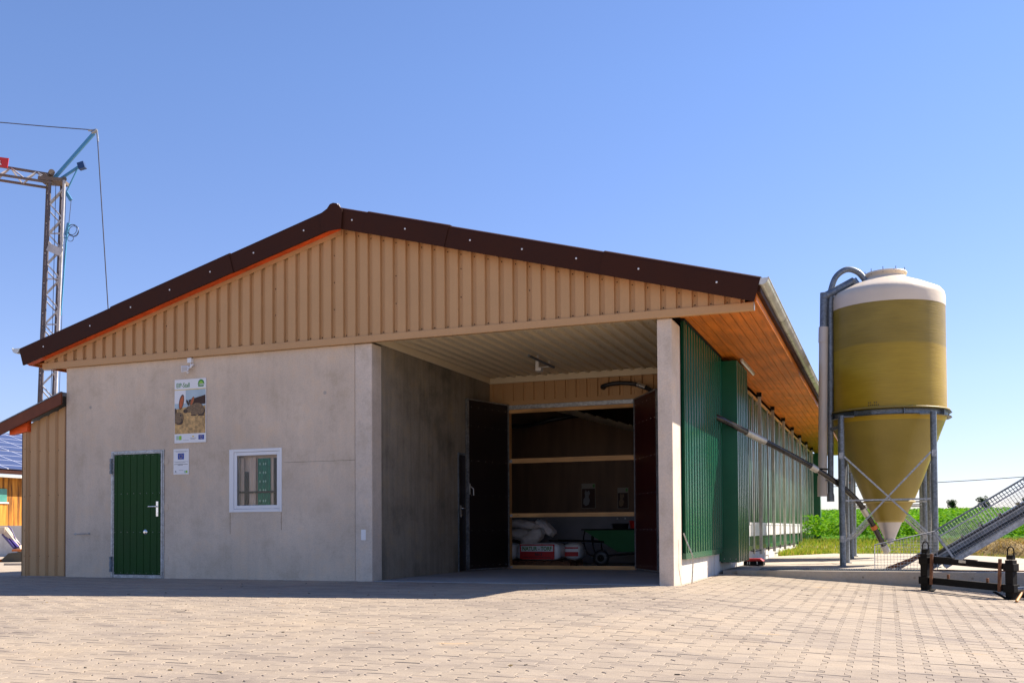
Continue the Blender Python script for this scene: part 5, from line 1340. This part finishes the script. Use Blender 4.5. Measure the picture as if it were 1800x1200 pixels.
b = MB(); b.bar(bgp(-18.21, 39.9, 13.36), bgp(-18.46, 39.9, 9.6), .055, .055, up=(.934, .357, 0)); b.bar(bgp(-18.22, 39.9, 12.8), bgp(-18.5, 39.9, 12.8), .05, .04); b.bar(bgp(-18.16, 39.9, 13.4), bgp(-18.26, 39.9, 12.9), .10, .10); b.build('hook_bracket', M['blue'], cr)
b = MB()
for r_, X, z in ((.19, -18.02, 13.13), (.22, -17.98, 13.10), (.20, -17.95, 13.06), (.12, -18.08, 12.78)):
    b.tube([bgp(X + r_ * math.cos(t), 39.9, z + r_ * 1.1 * math.sin(t)) for t in [2 * math.pi * k / 20 for k in range(21)]], .012, 4)
b.build('cable_coil', M['rubber'], cr)
b = MB(); b.box(0, 0, 0, 0, 0, 0) if False else None
b.bar(bgp(-19.0, 38.9, .0), bgp(-19.0, 41.1, .0), 1.6, .5); b.build('crane_base', M['conc_slab'], cr)

# ------------------------------------------------------------------ solar barn far left
sb = thing('solar_barn', (-24.2, 22, -.06), 'orange timber barn with solar panels on its roof at the left edge', 'barn')
bx = -24.2
b = MB(); b.box(bx - 12, bx, 8, 40, 1.06, 3.3)
b.build('board_wall', M['boards'], sb)
b = MB(); b.box(bx - 12.0, bx + .06, 7.9, 40, -.1, 1.055); b.build('white_wall', M['white_plinth'], sb)
b = MB(); b.add([(bx + .5, 7.5, 3.40), (bx + .5, 41, 3.40), (bx - 8, 41, 6.1), (bx - 8, 7.5, 6.1), (bx + .5, 7.5, 3.52), (bx + .5, 41, 3.52), (bx - 8, 41, 6.22), (bx - 8, 7.5, 6.22)], [(0, 1, 2, 3), (4, 5, 6, 7), (0, 1, 5, 4), (1, 2, 6, 5), (2, 3, 7, 6), (3, 0, 4, 7)]); b.build('barn_roof', M['brown'], sb)
for u0, u1 in ((.02, .44), (.46, .96)):
    b = MB(); q = lambda u: (bx + .5 - 8.5 * u, 3.56 + 2.7 * u)
    (xa_, za2), (xb_, zb2) = q(u0), q(u1)
    b.add([(xa_, 7.8, za2 + .06), (xa_, 40.8, za2 + .06), (xb_, 40.8, zb2 + .06), (xb_, 7.8, zb2 + .06), (xa_, 7.8, za2 + .02), (xa_, 40.8, za2 + .02), (xb_, 40.8, zb2 + .02), (xb_, 7.8, zb2 + .02)], [(0, 1, 2, 3), (4, 5, 6, 7), (0, 1, 5, 4), (1, 2, 6, 5), (2, 3, 7, 6), (3, 0, 4, 7)])
    b.build('solar_array', M['solar'], sb)
b = MB(); b.box(bx + .45, bx + .62, 7.5, 41, 3.24, 3.36); b.build('barn_gutter', M['zinc'], sb)
b = MB(); b.box(bx + .002, bx + .05, 18.7, 20.4, 2.15, 2.75); b.box(bx + .001, bx + .06, 18.6, 20.5, 2.08, 2.14, 1); b.build('barn_window', [mottled('pale_green_glass', (.08, .28, .22), .3), M['white']], sb)
# loader arm, rubble, block in front of it
la = thing('loader', bgp(-14.6, 28, -.06), 'cream front-loader arm with dark hydraulic rams at the left edge', 'loader')
def L2(px_, py_, Z=28): return bgp((px_ - 900) / 1725.5 * Z, Z, CAM.z + (935.5 - py_) / 1725.5 * Z)
cream = mottled('cream_paint', (.62, .50, .36), .5)
b = MB(); b.bar(L2(-40, 930), L2(12, 932), .25, .18); b.bar(L2(8, 930), L2(37, 968), .2, .13); b.build('boom', cream, la)
b = MB(); b.bar(L2(6, 938), L2(27, 963, 27.8), .10, .07); b.bar(L2(12, 940), L2(32, 962, 27.8), .08, .05); b.tube([L2(14, 925), L2(20, 930), L2(28, 950), L2(36, 958)], .02, 6); b.build('hydraulic_ram', mottled('violet_grey_ram', (.05, .03, .16), .4), la)
b = MB(); b.prism([(2, 984), (15, 972), (38, 970), (38, 992), (12, 992)], lambda a, c, d: tuple(L2(a, c, 28 + d)), -.6, .6); b.bar(L2(24, 967, 27.5), L2(44, 967, 27.5), .2, .06, mat=1); b.tube([L2(4, 992, 27.6), L2(4, 992, 28.2)], .16, 14, 1); b.build('bucket', [mottled('dark_olive_steel', (.07, .06, .04), .6), M['orange']], la)
b = MB()
c = L2(30, 997, 25); b.bar(L2(14, 998, 25), L2(46, 998, 25), .4, .26)
tag(b.build('concrete_block', M['conc_slab'], None, loc=c), 'grey concrete block on the ground at the left edge', 'block')
b = MB(); q0, q1 = bgp(-19.5, 34, 0), bgp(-14.5, 34, 0)
b.bar(q0 + Vector((0, 0, .45)), q1 + Vector((0, 0, .45)), .2, 1.1)
tag(b.build('white_barrier_wall', M['white_plinth'], None, loc=q0), 'bright white concrete barrier behind the loader', 'wall')
